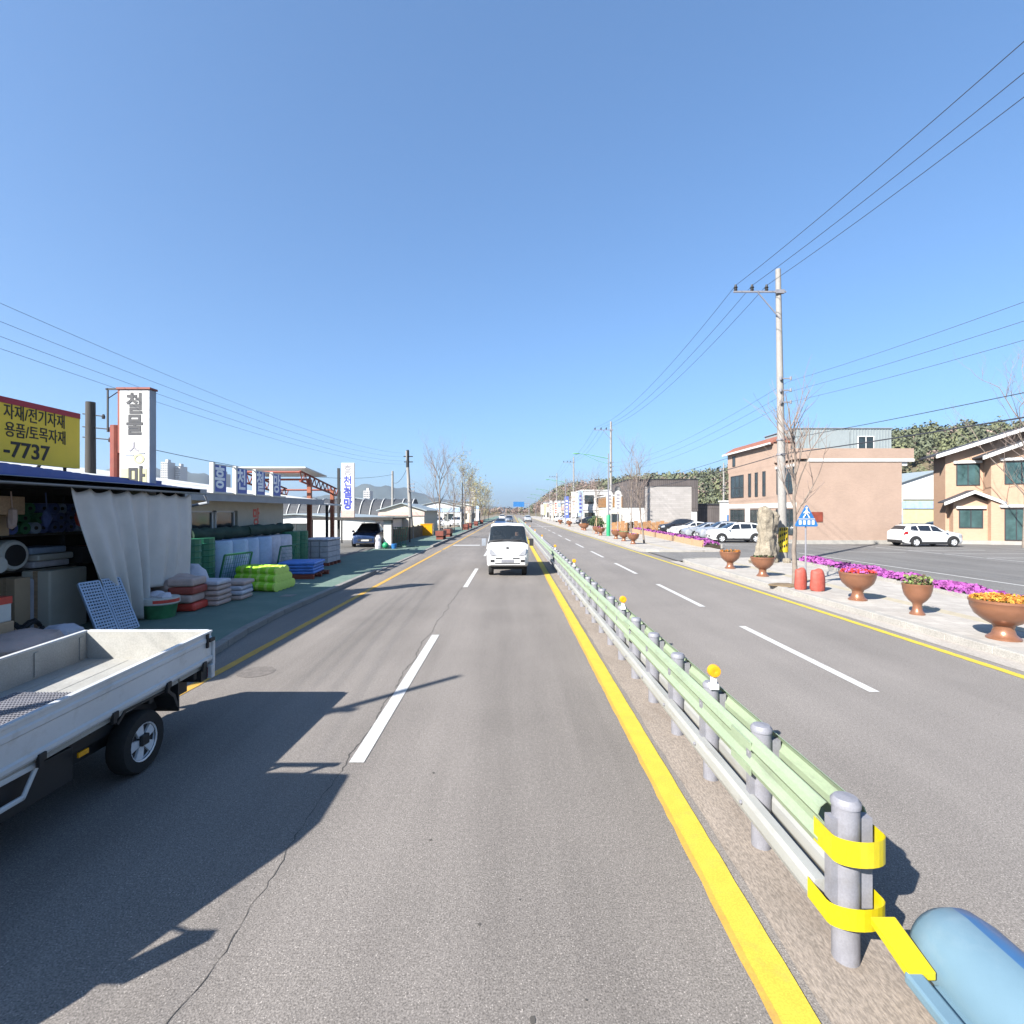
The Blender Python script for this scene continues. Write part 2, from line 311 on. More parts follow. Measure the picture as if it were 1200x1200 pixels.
def text(s, size, name, m, parent, loc, rot, ex=.004, bold=.0, sx=1., center=True, sp=1.):
    cu = bpy.data.curves.new(name, 'FONT'); cu.body = s; cu.size = size; cu.extrude = ex; cu.offset = bold * size; cu.space_character = sp
    cu.align_x = 'CENTER' if center else 'LEFT'; cu.align_y = 'CENTER'
    t = bpy.data.objects.new(name, cu); COL.objects.link(t); bpy.context.view_layer.update()
    me = bpy.data.meshes.new_from_object(t.evaluated_get(bpy.context.evaluated_depsgraph_get())); bpy.data.objects.remove(t)
    me.materials.clear(); me.materials.append(M[m]); o = bpy.data.objects.new(name, me); COL.objects.link(o)
    o.location = loc; o.rotation_euler = rot; o.scale = (sx, 1, 1)
    if parent: o.parent = parent
    return o
FACE_CAM = (radians(90), 0, 0)             # reads from -Y
FACE_ROAD = (radians(90), 0, radians(90))  # reads from +X
# ------------------------------------------------------------------ ground, roads, kerbs, markings
def sheet(name, polys, z, m, thick=0):
    b = MB()
    for p in polys:
        if thick: b.prism(p, 'z', z - thick, z)
        else: b.add([(x, y, z) for x, y in p], [tuple(range(len(p)))])
    return struct(b.build(name, m))
def strip(x0, x1, y0, y1): return [(x0, y0), (x1, y0), (x1, y1), (x0, y1)]
b = MB(); n = 24; xs = [-3000 + 6000 * i / n for i in range(n + 1)]; ys = [-300 + 6300 * i / n for i in range(n + 1)]
b.add([(x, y, -.06) for y in ys for x in xs], [(j * (n + 1) + i, j * (n + 1) + i + 1, (j + 1) * (n + 1) + i + 1, (j + 1) * (n + 1) + i) for j in range(n) for i in range(n)])
struct(b.build('ground', 'earth'))
sheet('road', [strip(-6.2, 2.02, -25, 440)], 0, 'asphalt')
sheet('road', [strip(2.02, 8.4, -25, 440)], 0, 'asphalt_far')
b = MB(); rr = random.Random(3); y = -3; pr = None                       # worn dirt strip under the barrier, ragged edges
while y < 420:
    st = .25 if y < 25 else 3; a = (1.56 + rr.uniform(-.015, .02), 2.12 + rr.uniform(-.05, .05))
    if pr: b.quad((pr[0], pr[2], .004), (pr[1], pr[2], .004), (a[1], y, .004), (a[0], y, .004))
    pr = (*a, y); y += st
struct(b.build('median_strip', 'median'))
def line(name, x, w, y0, y1, z, m, jit=.003):
    b = MB(); rr = random.Random(int(x * 100)); y = y0; pr = None
    while y <= y1:
        a = (x - w / 2 + rr.uniform(-jit, jit), x + w / 2 + rr.uniform(-jit, jit))
        if pr: b.quad((pr[0], pr[2], z), (pr[1], pr[2], z), (a[1], y, z), (a[0], y, z))
        pr = (*a, y); y += .15 if y < 14 else (1 if y < 60 else 8)
    return struct(b.build(name, m))
line('centre_line', 1.41, .19, -3, 420, .010, 'yellow_line')
line('centre_line_old_edge', 1.30, .05, -3, 60, .006, 'orange_line', .006)
line('edge_line', -4.58, .15, -3, 34, .006, 'orange_line', .005)
line('edge_line', -4.58, .15, 34, 420, .006, 'orange_line', .012)
line('edge_line', 7.74, .16, 2, 420, .006, 'yellow_line', .008)
def dashes(name, x, w, segs, m='white_line'):
    b = MB()
    for y0, y1 in segs: b.quad((x - w / 2, y0, .006), (x + w / 2, y0, .006), (x + w / 2, y1, .006), (x - w / 2, y1, .006))
    return struct(b.build(name, m))
dashes('lane_dashes', -1.55, .15, [(-6.8, -1.4), (5.1, 10.4), (17, 22.6), (29, 34.2)] + [(41 + 12 * i, 46.4 + 12 * i) for i in range(25)])
dashes('lane_dashes', 5.03, .15, [(7.1, 11.2), (13.5, 17.7), (20.7, 25), (28.2, 32.6), (36, 40.4)] + [(44 + 7.7 * i, 48.3 + 7.7 * i) for i in range(34)])
b = MB()                                                                # stop line and crossing far down the road
b.quad((-4.4, 38, .006), (-2.4, 38, .006), (-2.4, 38.9, .006), (-4.4, 38.9, .006)); b.quad((2.4, 88, .006), (7.4, 88, .006), (7.4, 89, .006), (2.4, 89, .006))
struct(b.build('stop_line', 'white_line'))
b = MB(); rr = random.Random(11); x = -1.77; pr = None; y = -.5       # crack along the lane joint
while y < 17:
    x += rr.uniform(-.02, .02) + (-1.68 - x) * .12; w = rr.uniform(.001, .0032) * (1.6 if rr.random() < .15 else 1) * (1 if y < 5 else 2)
    a = (x - w, x + w)
    if pr: b.quad((pr[0], pr[2], .003), (pr[1], pr[2], .003), (a[1], y, .003), (a[0], y, .003))
    pr = (*a, y); y += .055
for cx, cy, w in ((.62, 2.45, .012), (-.2, 3.1, .016), (.05, 3.3, .012), (-.75, 4.9, .02), (.38, 2.62, .01), (.1, 2.52, .03), (-.62, 3.9, .018), (.82, 4.4, .006)):
    k = 7; w *= .6; b.add([(cx + w * rr.uniform(.6, 1.3) * cos(2 * pi * i / k), cy + 1.3 * w * rr.uniform(.6, 1.4) * sin(2 * pi * i / k), .003) for i in range(k)], [tuple(range(k))])
struct(b.build('road_crack', 'crack'))
b = MB(); k = 24
b.add([(-4.0 + .28 * cos(2 * pi * i / k), 8.0 + .28 * sin(2 * pi * i / k), .004) for i in range(k)], [tuple(range(k))])
struct(b.build('manhole_cover', mat('old_iron', (.175, .155, .14), .9, var=.3, vs=9, fine=.3, fs=60)))
# left kerb and green pavement
KL = [(-5.05, -10), (-5.05, 6), (-5.2, 8.5), (-5.5, 10.5), (-5.64, 12.5), (-5.64, 21)]
def kerb(name, pts, w, h, m, seg=1.0):
    b = MB()
    for (x0, y0), (x1, y1) in zip(pts, pts[1:]):
        L = math.hypot(x1 - x0, y1 - y0); k = max(1, round(L / seg)) if y0 < 45 else max(1, round(L / 6))
        for i in range(k):
            t0, t1 = i / k, (i + 1) / k - .008 / L; a = (x0 + (x1 - x0) * t0, y0 + (y1 - y0) * t0); c = (x0 + (x1 - x0) * t1, y0 + (y1 - y0) * t1); z = h
            b.prism([(a[0] - w / 2, a[1]), (a[0] + w / 2, a[1]), (c[0] + w / 2, c[1]), (c[0] - w / 2, c[1])], 'z', -.03, z)
    o = b.build(name, m, bevel=.018); return struct(o)
kerb('kerb', KL, .18, .13, 'kerb'); kerb('kerb', [(-5.64, 21), (-5.64, 36)], .18, .04, 'kerb'); kerb('kerb', [(-5.64, 36), (-5.64, 300)], .2, .15, 'kerb')
sheet('pavement', [[(x - .09, y) for x, y in KL] + [(-9.3, 21), (-9.3, -10)]], .10, 'green_walk', .2)
sheet('pavement', [[(-5.73, 21), (-5.73, 36), (-9.3, 36), (-9.3, 21)]], .035, 'green_walk', .1)
sheet('pavement', [[(-5.74, 36), (-5.74, 300), (-9.0, 300), (-9.0, 36)]], .10, 'green_walk', .2)
sheet('yard', [strip(-22, -9.3, -10, 62)], .04, mat('yard_dirt', (.16, .155, .145), .95, var=.2, vs=.6, fine=.25, fs=50, dirt=.5, dcol=(.25, .22, .18)), .15)
b = MB(); b.box(-6.6, -6.25, 14.5, 14.9, .1, .106); struct(b.build('pavement_patch', 'kerb'))
# right kerb, pavers, driveway, car park
sheet('gutter', [strip(8.0, 8.45, -10, 26), strip(8.0, 8.45, 31.8, 400)], .006, mat('gutter_concrete', (.44, .40, .355), .9, var=.12, vs=2, fine=.2, fs=60, dirt=.4, dcol=(.3, .26, .22), stretch=(1, .3, 1)))
kerb('kerb', [(8.55, -10), (8.55, 25), (8.7, 25.8), (9.3, 26.3), (10.6, 26.5)], .2, .14, 'concrete'); kerb('kerb', [(10.6, 31.6), (9.2, 31.7), (8.55, 32.3), (8.55, 300)], .2, .14, 'concrete')
sheet('pavement', [[(8.65, -10), (8.65, 25.1), (8.9, 26), (10.6, 26.4), (14.2, 27.2), (13.0, -10)]], .12, 'paver', .2)
sheet('pavement', [[(8.65, 32.4), (9.2, 31.8), (10.6, 31.7), (13.2, 31.9), (14.2, 58), (14.2, 300), (8.65, 300)]], .12, 'paver', .2)
b = MB(); b.box(10.15, 10.5, -5, 24.5, .12, .124); b.box(10.15, 10.5, 33, 120, .12, .124); struct(b.build('tactile_paving', mat('tactile', (.47, .41, .30), .85, var=.12, vs=5, dirt=.3, dcol=(.36, .33, .28))))
sheet('car_park', [[(8.45, 26), (8.45, 31.8), (13.4, 32), (13.6, 72), (80, 72), (80, 0), (13.2, -10), (13.6, 26)]], .02, 'lot')
b = MB()
def ln(x0, y0, x1, y1, w=.13, z=.028):
    d = Vector((x1 - x0, y1 - y0, 0)).normalized(); q = Vector((-d.y, d.x, 0)) * w / 2
    b.quad((x0 + q.x, y0 + q.y, z), (x1 + q.x, y1 + q.y, z), (x1 - q.x, y1 - q.y, z), (x0 - q.x, y0 - q.y, z))
ln(17.1, 8, 17.3, 31); ln(21.6, 31.6, 24, 31.2)
for y in (27.5, 30.2, 33, 36): ln(25.4, y, 30.6, y + .1)
ln(25.4, 24, 25.5, 37)
for y in (38.2, 43.3, 48.4, 53.5, 58.6): ln(15.8, y - .2, 20.5, y + .6)
struct(b.build('parking_lines', 'white_line'))
# ------------------------------------------------------------------ median guardrail
gr = thing('guardrail', 'long double sided pale green steel guardrail on grey posts along the centre of the road', 'guardrail', (1.87, 0, 0))
Y0, Y1 = 2.93, 150
def wbeam(x, s, z0, z1, mi, name, y0=Y0, y1=Y1):
    h = z1 - z0; pf = [(0, 0), (.035, .10), (.05, .25), (.012, .42), (.012, .58), (.05, .75), (.035, .9), (0, 1)]
    b = MB(); pts = [(x + s * (p[0] + .008), z0 + h * p[1]) for p in pf] + [(x + s * p[0], z0 + h * p[1]) for p in pf[::-1]]
    b.prism(pts, 'y', y0, y1); o = b.build(name, mi, gr); return o
wbeam(-.068, -1, .56, .84, 'rail_green', 'rail'); wbeam(.105, 1, .56, .84, 'rail_green', 'rail')
for s in (-1, 1):
    b = MB(); x = s * .103; b.prism([(x - .03, .25), (x + .03, .25), (x + .045, .29), (x + .045, .355), (x + .03, .40), (x - .03, .40), (x - .045, .36), (x - .045, .29)], 'y', Y0, Y1); b.build('lower_rail', 'rail_grey', gr)
pm = MB(); pm.lathe([(.07, -.05), (.07, .86), (.076, .86), (.076, .885), (.06, .905), (.0, .912)], n=18)
bt = MB(); bt.box(-.10, .13, -.03, .03, .30, .80)
yp = 2.87; pmesh = None; rest = MB()
for i in range(100):
    if i == 0: p = pm.build('post', 'galv', gr, smooth=True, loc=(0, yp, 0)); p0 = p; q0 = q = bt.build('spacer', 'galv', p)
    elif i < 80:
        p = p0.copy(); COL.objects.link(p); p.location = (0, yp, 0); q = q0.copy(); COL.objects.link(q); q.parent = p
    else: break
    if i in (2, 6, 13, 20, 30, 40, 52, 64):
        k = MB(); k.box(-.022, .022, -.022 - .06, .022 - .06, .885, 1.0); k.box(-.04, .04, -.09, -.03, .86, .91); st = k.build('reflector_stalk', 'sign_white', p)
        k = MB(); k.lathe([(0, -.095), (.03, -.105), (.052, -.10), (.058, -.085), (.058, -.05), (.045, -.04), (0, -.04)], (0, 0, 1.03), 20, axis='y'); k.build('reflector', 'refl', p, smooth=True)
    yp += .97 if i < 60 else 2.2
b = MB()                                                               # yellow reflective bands round the blunt end
def band(z0, z1, hw, yf, ye):
    pts = [(-hw, ye)] + [(-hw * cos(t), yf - (0.075) * sin(t)) for t in [pi * i / 12 for i in range(13)]] + [(hw, ye)]
    for (a, c) in zip(pts, pts[1:]): b.quad((a[0], a[1], z0), (c[0], c[1], z0), (c[0], c[1], z1), (a[0], a[1], z1))
band(.60, .74, .142, 2.80, 2.97); b.v = [(p[0] + .022, p[1], p[2]) for p in b.v]; b.build('reflective_band', 'tape', gr, smooth=True)
b = MB(); band(.27, .39, .156, 2.79, 2.97); b.build('reflective_band', 'tape', gr, smooth=True)
b = MB(); b.prism([(2.66, .36), (2.66, .40), (2.40, .34), (2.40, .30)], 'x', -.01, .12); b.build('end_plate', 'tape', gr, bevel=.006)
b = MB(); b.prism([(2.42, .28), (2.42, .335), (1.2, .26), (1.2, .2)], 'x', -.02, .06); b.prism([(2.42, .22), (2.42, .27), (1.2, .2), (1.2, .14)], 'x', .09, .16); b.build('end_rail', 'drum_blue', gr, bevel=.012)
b = MB(); b.lathe([(.0, 2.42), (.10, 2.42), (.17, 2.39), (.215, 2.33), (.23, 2.24), (.23, 1.75), (.22, 1.72), (.23, 1.69), (.23, .9), (.2, .85), (0, .84)], (2.24, .28, .27), 28, axis='y'); o = b.build('crash_drum', ['drum_blue', mat('drum_shade', (.05, .15, .33), .4, coat=.2)], smooth=True)
for p in o.data.polygons: p.material_index = 1 if p.center.x - 2.24 > -.01 and p.center.y < 2.62 else 0  # right side in darker blue: its shade put into the colour
tag(o, 'pale blue plastic crash drum lying on its side behind the guardrail end', 'drum')
# ------------------------------------------------------------------ left: hardware shop with blue roof
sh = thing('hardware_shop', 'open fronted dark hardware shop with blue metal roof edge left of the road', 'shop', (-8.4, 0, 0))
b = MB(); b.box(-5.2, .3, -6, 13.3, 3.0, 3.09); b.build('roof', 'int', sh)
b = MB()
for i in range(96):
    y = -6 + i * .2; h = min(.26, max(.02, .20 - .04 * (y - 8.24)))
    b.prism([(y, 3.10), (y + .2, 3.10), (y + .2, 3.10 + h * .96), (y + .15, 3.10 + h), (y + .05, 3.10 + h), (y, 3.10 + h * .96)], 'x', -.02 - .6, .16)
b.prism([(-.63, 3.1), (-.63, 3.3), (-5.2, 3.2), (-5.2, 3.1)], 'y', -6, 13.2); b.build('roof_edge', 'blue_roof', sh)
b = MB(); b.prism([(.17, 3.1), (.30, 3.1), (.30, 2.98), (.26, 2.96), (.21, 2.96), (.17, 2.98)], 'y', -6, 13.6); b.build('gutter', 'gutter', sh, bevel=.01)
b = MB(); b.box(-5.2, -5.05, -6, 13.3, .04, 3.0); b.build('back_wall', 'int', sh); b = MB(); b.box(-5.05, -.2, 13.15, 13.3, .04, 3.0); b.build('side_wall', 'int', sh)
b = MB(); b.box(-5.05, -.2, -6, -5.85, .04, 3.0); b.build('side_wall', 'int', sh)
for y in (4.5, 6.6, 13.05): b = MB(); b.box(-.1, .0, y, y + .1, .04, 3.0); b.build('post', 'dark', sh)
b = MB()
for y in (-4, -1, 2, 5, 8, 11): b.box(-5, .1, y, y + .08, 2.86, 3.0)
b.build('rafters', 'wood_dark', sh)
dp = MB(); dp.tube([(.24, 13.62, 2.95), (.24, 13.75, 2.75), (-.6, 13.8, 2.6), (-.9, 13.8, 2.4)], .04, 8); dp.build('downpipe', 'gutter', sh, smooth=True)
# yellow roof sign
sg = thing('roof_sign', 'wide yellow shop sign with red top edge and black lettering on the blue roof', 'sign', (-9.2, 0, 3.42))
b = MB(); b.box(-.12, 0, 3.0, 10.9, 0, 1.06); b.build('panel', 'yellow_sign', sg); b = MB(); b.box(-.13, .012, 3.0, 10.9, 1.06, 1.17); b.build('trim', 'red_trim', sg)
b = MB()
for y in (4, 6.5, 9, 10.6): b.tube([(-.7, y, -.12), (-.13, y, .7)], .03, 6); b.tube([(-.06, y, -.12), (-.06, y, .0)], .03, 6)
b.build('brackets', 'dark', sg)
text('자재/전기자재', .30, 'lettering', 'ink', sg, (.004, 9.9, .90), FACE_ROAD, bold=.008, sx=.74, center=True)
text('용품/토목자재', .30, 'lettering', 'ink', sg, (.004, 9.92, .575), FACE_ROAD, bold=.008, sx=.74)
text('-7737', .40, 'lettering', 'ink', sg, (.004, 9.72, .22), FACE_ROAD, bold=.02, sx=1.0)
# upright white sign on red column
vs = thing('pylon_sign', 'tall white upright sign with faded grey characters on a red column behind the blue roof', 'sign', (-8.9, 12.05, 0))
b = MB(); b.box(-.34, .36, 0, .22, 2.2, 5.38); b.build('panel', ['sign_white'], vs, bevel=.012)
b = MB(); b.box(.362, .372, .0, .22, 2.2, 5.38); b.build('side_panel', 'sign_side_shade', vs)
b = MB(); b.box(-.4, .4, -.03, .24, 5.385, 5.43); b.build('trim', 'red_steel', vs)
b = MB(); b.lathe([(.13, .04), (.13, 4.55), (.12, 4.56)], (-.52, .15, 0), 14); b.box(-.66, -.37, 0, .3, 2.4, 3.1); b.box(-.42, -.35, .05, .15, 3.9, 5.42); b.build('column', 'red_steel', vs)
b = MB(); b.box(-.72, -.69, .1, .13, 4.4, 5.44); b.box(-.75, -.35, .1, .13, 5.40, 5.44); b.tube([(-.7, .12, 5.2), (-.4, .12, 5.4)], .012, 5); b.build('bracket', 'dark', vs)
for s_, z_, m_ in (('철', 5.02, 'frame'), ('물', 4.52, 'frame')): text(s_, .52, 'lettering', m_, vs, (0.02, -.005, z_), FACE_CAM, bold=.03, sx=.85)
text('ㅅ', .45, 'lettering', 'faint', vs, (.0, -.003, 4.0), FACE_CAM, sx=.8, ex=.004); text('ㅇ', .42, 'lettering', 'sign_cream', vs, (.12, -.003, 3.72), FACE_CAM, bold=.02, ex=.006)
b = MB(); b.box(-.2, .0, -.012, 0, 3.82, 3.84); b.box(.12, .26, -.012, 0, 3.87, 3.89); b.build('lettering', 'gutter', vs)
b = MB(); b.box(-.3, .3, -.006, 0, 2.4, 3.52); b.build('faded_panel', 'sign_cream', vs); text('마', .52, 'lettering', 'frame', vs, (.06, -.012, 3.30), FACE_CAM, bold=.03, sx=.85)
# dark leaning pole behind the shop
def pole(name, label, x, y, h, r0, r1, m, lean=(0, 0), cat='utility pole', parts=True):
    t = thing(name, label, cat, (x, y, 0)); b = MB(); b.tube([(0, 0, -.1), (lean[0] * .5, lean[1] * .5, h * .5), (lean[0], lean[1], h)], [r0, (r0 + r1) / 2, r1], 12); b.build('pole', m, t, smooth=True); return t
p = pole('utility_pole', 'dark weathered utility pole with small brackets behind the yellow roof sign', -16.3, 19.8, 6.75, .2, .16, 'wood_dark')
b = MB()
for z in (5.3, 5.7, 6.2): b.tube([(-.3, 0, z + .1), (.75 if z < 6 else .5, 0, z)], .025, 6)
b.build('crossarm', 'dark', p)
for x, z in ((.75, 5.3), (.75, 5.7), (.5, 6.2)): b = MB(); b.lathe([(0, -.1), (.05, -.1), (.06, 0), (.03, .08), (0, .08)], (x, 0, z), 8); b.build('insulator', 'black', p)
b = MB(); b.box(-.1, .45, -.3, 0, 3.0, 3.9); b.build('meter_box', 'cream', p, bevel=.02)
# curtains
def curtain(name, label, top, bot, ztop, zbot, folds, amp, seed, nu=60, nv=26):
    b = MB(); r = random.Random(seed); ph = [r.uniform(0, 6) for _ in range(4)]; vs_ = []
    for j in range(nv + 1):
        v = j / nv
        for i in range(nu + 1):
            u = i / nu; e = v ** 1.3; y = (top[0] * (1 - u) + top[1] * u) * (1 - e) + (bot[0] * (1 - u) + bot[1] * u) * e
            a = amp * (.35 + .65 * v); x = a * (sin(u * folds * 2 * pi + ph[0] + .8 * v) + .5 * sin(u * folds * 4.3 + ph[1] + 2 * v) + .3 * sin(u * 31 + ph[2] + v * 5)) + .10 * sin(v * 3.1) * sin(u * 3)
            z = ztop * (1 - v) + zbot * v - (.09 * abs(sin(u * folds * pi)) * (1 - v)); vs_.append((x, y, z))
    b.add(vs_, [(j * (nu + 1) + i, j * (nu + 1) + i + 1, (j + 1) * (nu + 1) + i + 1, (j + 1) * (nu + 1) + i) for j in range(nv) for i in range(nu)])
    o = b.build(name, 'curtain', smooth=True, loc=(-8.32, 0, 0)); o.modifiers.new('solid', 'SOLIDIFY').thickness = .006; return tag(o, label, 'curtain')
curtain('curtain', 'milky plastic curtain gathered into slanting folds at the open shop front', (9.6, 11.75), (10.75, 11.7), 2.97, .13, 4.5, .10, 4)
curtain('curtain', 'flat hanging milky plastic curtain at the corner of the hardware shop', (11.6, 13.3), (11.7, 13.35), 2.97, .75, 3.2, .045, 9)
# goods inside the shop
sf = thing('shelving', 'dark two board shelving rack inside the open hardware shop', 'shelving', (-10.4, 0, .04))
for z, m_ in ((2.02, 'wood_dark'), (1.32, 'wood_dark')): b = MB(); b.box(-1.5, .6, 6.5, 13, z - .05, z); b.build('shelf', m_, sf)
for y in (7, 9.2, 11.2, 12.9):
    b = MB(); b.box(.5, .57, y, y + .07, 0, 2.9); b.build('upright', 'dark', sf)
rr = random.Random(5)
def roll(i, x0, x1, y, z, r, m, label, grp='film rolls on the upper shelf', m2='black'):
    b = MB(); b.lathe([(r * .35, x0), (r, x0), (r, x1), (r * .38, x1), (r * .34, x1 - .01)], (0, y, z), 14, axis='x'); b.lathe([(r * .36, x1 - .02), (r * .3, x1 + .008), (0, x1 + .008)], (0, y, z), 14, 1, axis='x')
    return tag(b.build('film_roll', [m, m2], smooth=False), label, 'roll', grp)
k = 0; cols = ['blue_film', 'pale_blue', 'blue_film', 'green_film', 'blue_film', 'navy', 'pale_blue', 'pale_blue']
for row in range(3):
    for i in range(11 - row):
        r = .115; y = 9.95 + i * .235 + row * .118; m_ = 'green_film' if (i < 2 and row) else cols[(i * 3 + row * 5 + i // 3) % 8]
        roll(k, -11.3 + rr.uniform(0, .2), -9.75 + rr.uniform(-.06, .08), y, 2.06 + .115 + row * .2, r, m_, {'green_film': 'green wrapped film roll in the heap on the upper shop shelf', 'blue_film': 'dark blue film roll in the heap on the upper shop shelf', 'navy': 'navy film roll in the heap on the upper shop shelf', 'pale_blue': 'pale blue film roll in the heap on the upper shop shelf'}[m_]); k += 1
b = MB(); b.lathe([(.10, -.15), (.27, -.15), (.30, -.1), (.30, .1), (.27, .15), (.10, .15)], (0, 0, 0), 22, axis='x'); o = b.build('hose_coil', 'sign_white', smooth=False, loc=(-9.75, 9.9, 1.66)); tag(o, 'white and black hose coil standing on the lower shop shelf', 'hose coil')
b = MB(); b.lathe([(.12, -.16), (.21, -.158), (.23, .0), (.21, .158), (.12, .16)], (0, 0, 0), 22, axis='x'); c2 = b.build('coil_core', 'black', o, smooth=True)
b = MB(); b.lathe([(.04, -.7), (.2, -.7), (.2, .5), (.04, .5)], (0, 0, 0), 16, axis='x'); tag(b.build('film_roll', 'tarp', loc=(-10.1, 9.0, 1.57)), 'bright blue roll lying beside the hose coil on the lower shelf', 'roll')
b = MB(); b.lathe([(.03, -.6), (.15, -.6), (.15, .55), (.03, .55)], (0, 0, 0), 14, axis='x'); tag(b.build('film_roll', 'sign_white', loc=(-10.0, 9.45, 1.52)), 'slim white roll lying left of the hose coil', 'roll')
for i, (y, z, d) in enumerate(((10.75, 1.36, .0), (10.8, 1.5, .05), (10.72, 1.64, -.04))):
    b = MB(); b.box(-.35, .35, -.42, .42, 0, .13); tag(b.build('flat_pack', ['sack2', 'sign_white', 'pale_blue'][i], loc=(-10.0 + d, y, z), bevel=.03), ['grey flat pack at the bottom of the small pile on the lower shelf', 'white flat pack in the middle of the small pile on the lower shelf', 'bluish flat pack on top of the small pile on the lower shelf'][i], 'package', 'flat packs on the lower shelf')
def box_thing(name, label, cat, m, loc, sx, sy, sz, rz=0, bev=.012, lid=None, grp=None, rx=0):
    t = thing(name, label, cat, loc, rz, grp); t.rotation_euler = (rx, 0, rz); b = MB(); b.box(-sx / 2, sx / 2, -sy / 2, sy / 2, 0, sz); b.build('carton', m, t, bevel=bev)
    b = MB(); b.box(-sx * .08, sx * .08, -sy / 2 - .004, sy / 2 + .004, -.0, sz + .004) if not lid else b.box(-sx / 2 - .006, sx / 2 + .006, -sy / 2 - .006, sy / 2 + .006, sz * lid[1], sz * lid[2])
    b.build('tape_strip' if not lid else 'label_band', lid[0] if lid else 'wood', t); return t
box_thing('wooden_box', 'open pale plywood box on the upper shelf end nearest the camera', 'box', 'wood', (-9.6, 9.35, 2.45), .8, .65, .34, .1); box_thing('cardboard_box', 'brown cardboard box below the plywood box on the shelf', 'box', 'card', (-9.75, 9.3, 2.06), .7, .55, .38, .05)
box_thing('carton', 'tall white wrapped carton standing behind the perforated panels', 'carton', 'cream', (-9.45, 10.6, .05), .55, .95, 1.28, .05, .03); box_thing('carton', 'narrow tan carton standing left of the tall white carton', 'carton', 'card', (-9.5, 9.75, .05), .4, .3, 1.2, -.05, .02)
box_thing('carton', 'red and white carton at the left edge of the shop floor', 'carton', 'sign_white', (-8.7, 8.45, .65), .4, .5, .42, 0, .02, ('red', .72, 1.01)); box_thing('cardboard_box', 'brown carton under the red and white carton', 'box', 'card', (-8.75, 8.45, .05), .5, .6, .6, 0, .02)
b = MB(); b.box(-.35, .15, -.3, .5, 0, 1.15); tag(b.build('wrapped_pack', 'sack2', loc=(-9.6, 10.0, .05), bevel=.06), 'grey plastic wrapped pack between the two cartons on the shop floor', 'package')
b = MB(); rr2 = random.Random(2)
b.tube([(.18 * cos(t), .18 * sin(t) * 1.2, .25 + .08 * sin(2 * t)) for t in [i * .5 for i in range(14)]], .04, 6); b.tube([(.12 * cos(t), .2 * sin(t), .42 + .05 * cos(3 * t)) for t in [i * .5 for i in range(14)]], .035, 6); b.lathe([(.16, 0), (.18, .2), (.15, .26), (0, .26)], (0, 0, 0), 12)
tag(b.build('pump', 'dark', loc=(-8.75, 9.25, .05), smooth=True), 'dark pump with coiled hose standing on the shop floor', 'pump')
b = MB(); b.blob((0, 0, .22), (.5, .7, .25), 14, rr2, .08); tag(b.build('sack', 'sack', smooth=True, loc=(-8.0, 8.3, .1)), 'pinkish filled sack lying at the shop front behind the parked truck', 'sack')
b = MB(); b.blob((0, 0, .2), (.3, .35, .2), 12, rr2, .12); tag(b.build('sack', 'sack2', smooth=True, loc=(-8.05, 9.15, .1)), 'small grey white bag beside the pinkish sack', 'sack')
def perf(y, label):
    b = MB(); w, h = .42, 1.12
    for i in range(8): b.box(-.015, .015, i * w / 7 - .011, i * w / 7 + .011, 0, h)
    for j in range(19): b.box(-.016, .016, 0, w, j * h / 18 - .014, j * h / 18 + .014)
    b.box(-.02, .02, -.02, .015, 0, h); b.box(-.02, .02, w - .015, w + .02, 0, h); o = b.build('perforated_panel', 'perf', loc=(-7.85, y, .1)); o.rotation_euler = (0, radians(-24), radians(-6)); tag(o, label, 'metal panel', 'perforated panels leaning at the shop')
perf(9.75, 'left perforated steel panel leaning at the shop front'); perf(10.28, 'right perforated steel panel leaning next to the slanting curtain')
# goods along the pavement
bs = thing('plastic_basin', 'green plastic basin with white and red rim band beside the curtain', 'basin', (-8.05, 11.7, .1)); b = MB(); b.lathe([(.0, 0), (.30, 0), (.36, .3), (.38, .33)], (0, 0, 0), 20); b.build('tub', 'post_green' if 0 else 'green_film', bs, smooth=True)
b = MB(); b.lathe([(.37, .31), (.40, .33), (.40, .46), (.37, .46)], (0, 0, 0), 20); b.build('rim_band', 'sign_white', bs); b = MB(); b.prism([(.404 * cos(t), .404 * sin(t)) for t in [-1.3 + .12 * i for i in range(14)]] + [(.39 * cos(t), .39 * sin(t)) for t in [-1.3 + .12 * i for i in range(14)][::-1]], 'z', .36, .43); b.build('red_label', 'red', bs)
b = MB(); b.blob((-.1, .05, .46), (.2, .2, .14), 10, rr2, .15); b.blob((.15, -.05, .45), (.16, .16, .12), 10, rr2, .15); tag(b.build('bagged_goods', 'sack2', smooth=True, loc=(-8.05, 11.7, .1)), 'clear bags of small goods heaped in the green basin', 'bag')
def stack(name, label, cat, loc, sx, sy, n, h, mats, rz=0, grp=None, bulge=.025, seed=1, topm=None):
    t = thing(name, label, cat, loc, rz, grp); r = random.Random(seed)
    for i in range(n):
        b = MB(); a, c = r.uniform(-.03, .03), r.uniform(-.03, .03); b.box(-sx / 2 + a, sx / 2 + a, -sy / 2 + c, sy / 2 + c, i * h + .004, (i + 1) * h - .004)
        b.build('layer', mats[i % len(mats)] if not (topm and i == n - 1) else topm, t, bevel=min(h * .42, .06), seg=3)
    return t
stack('sack_stack', 'red plastic wrapped stack of sacks right of the green basin', 'stack', (-8.0, 12.6, .1), .62, .7, 4, .2, ['red', 'sack', 'bag_red'], .1, None, seed=2, topm='sack')
stack('sack_stack', 'beige stack of sacks between the red stack and the bluish stack', 'stack', (-7.8, 13.35, .1), .66, .72, 5, .13, ['sack'], .05, None, seed=3, topm='sack2')
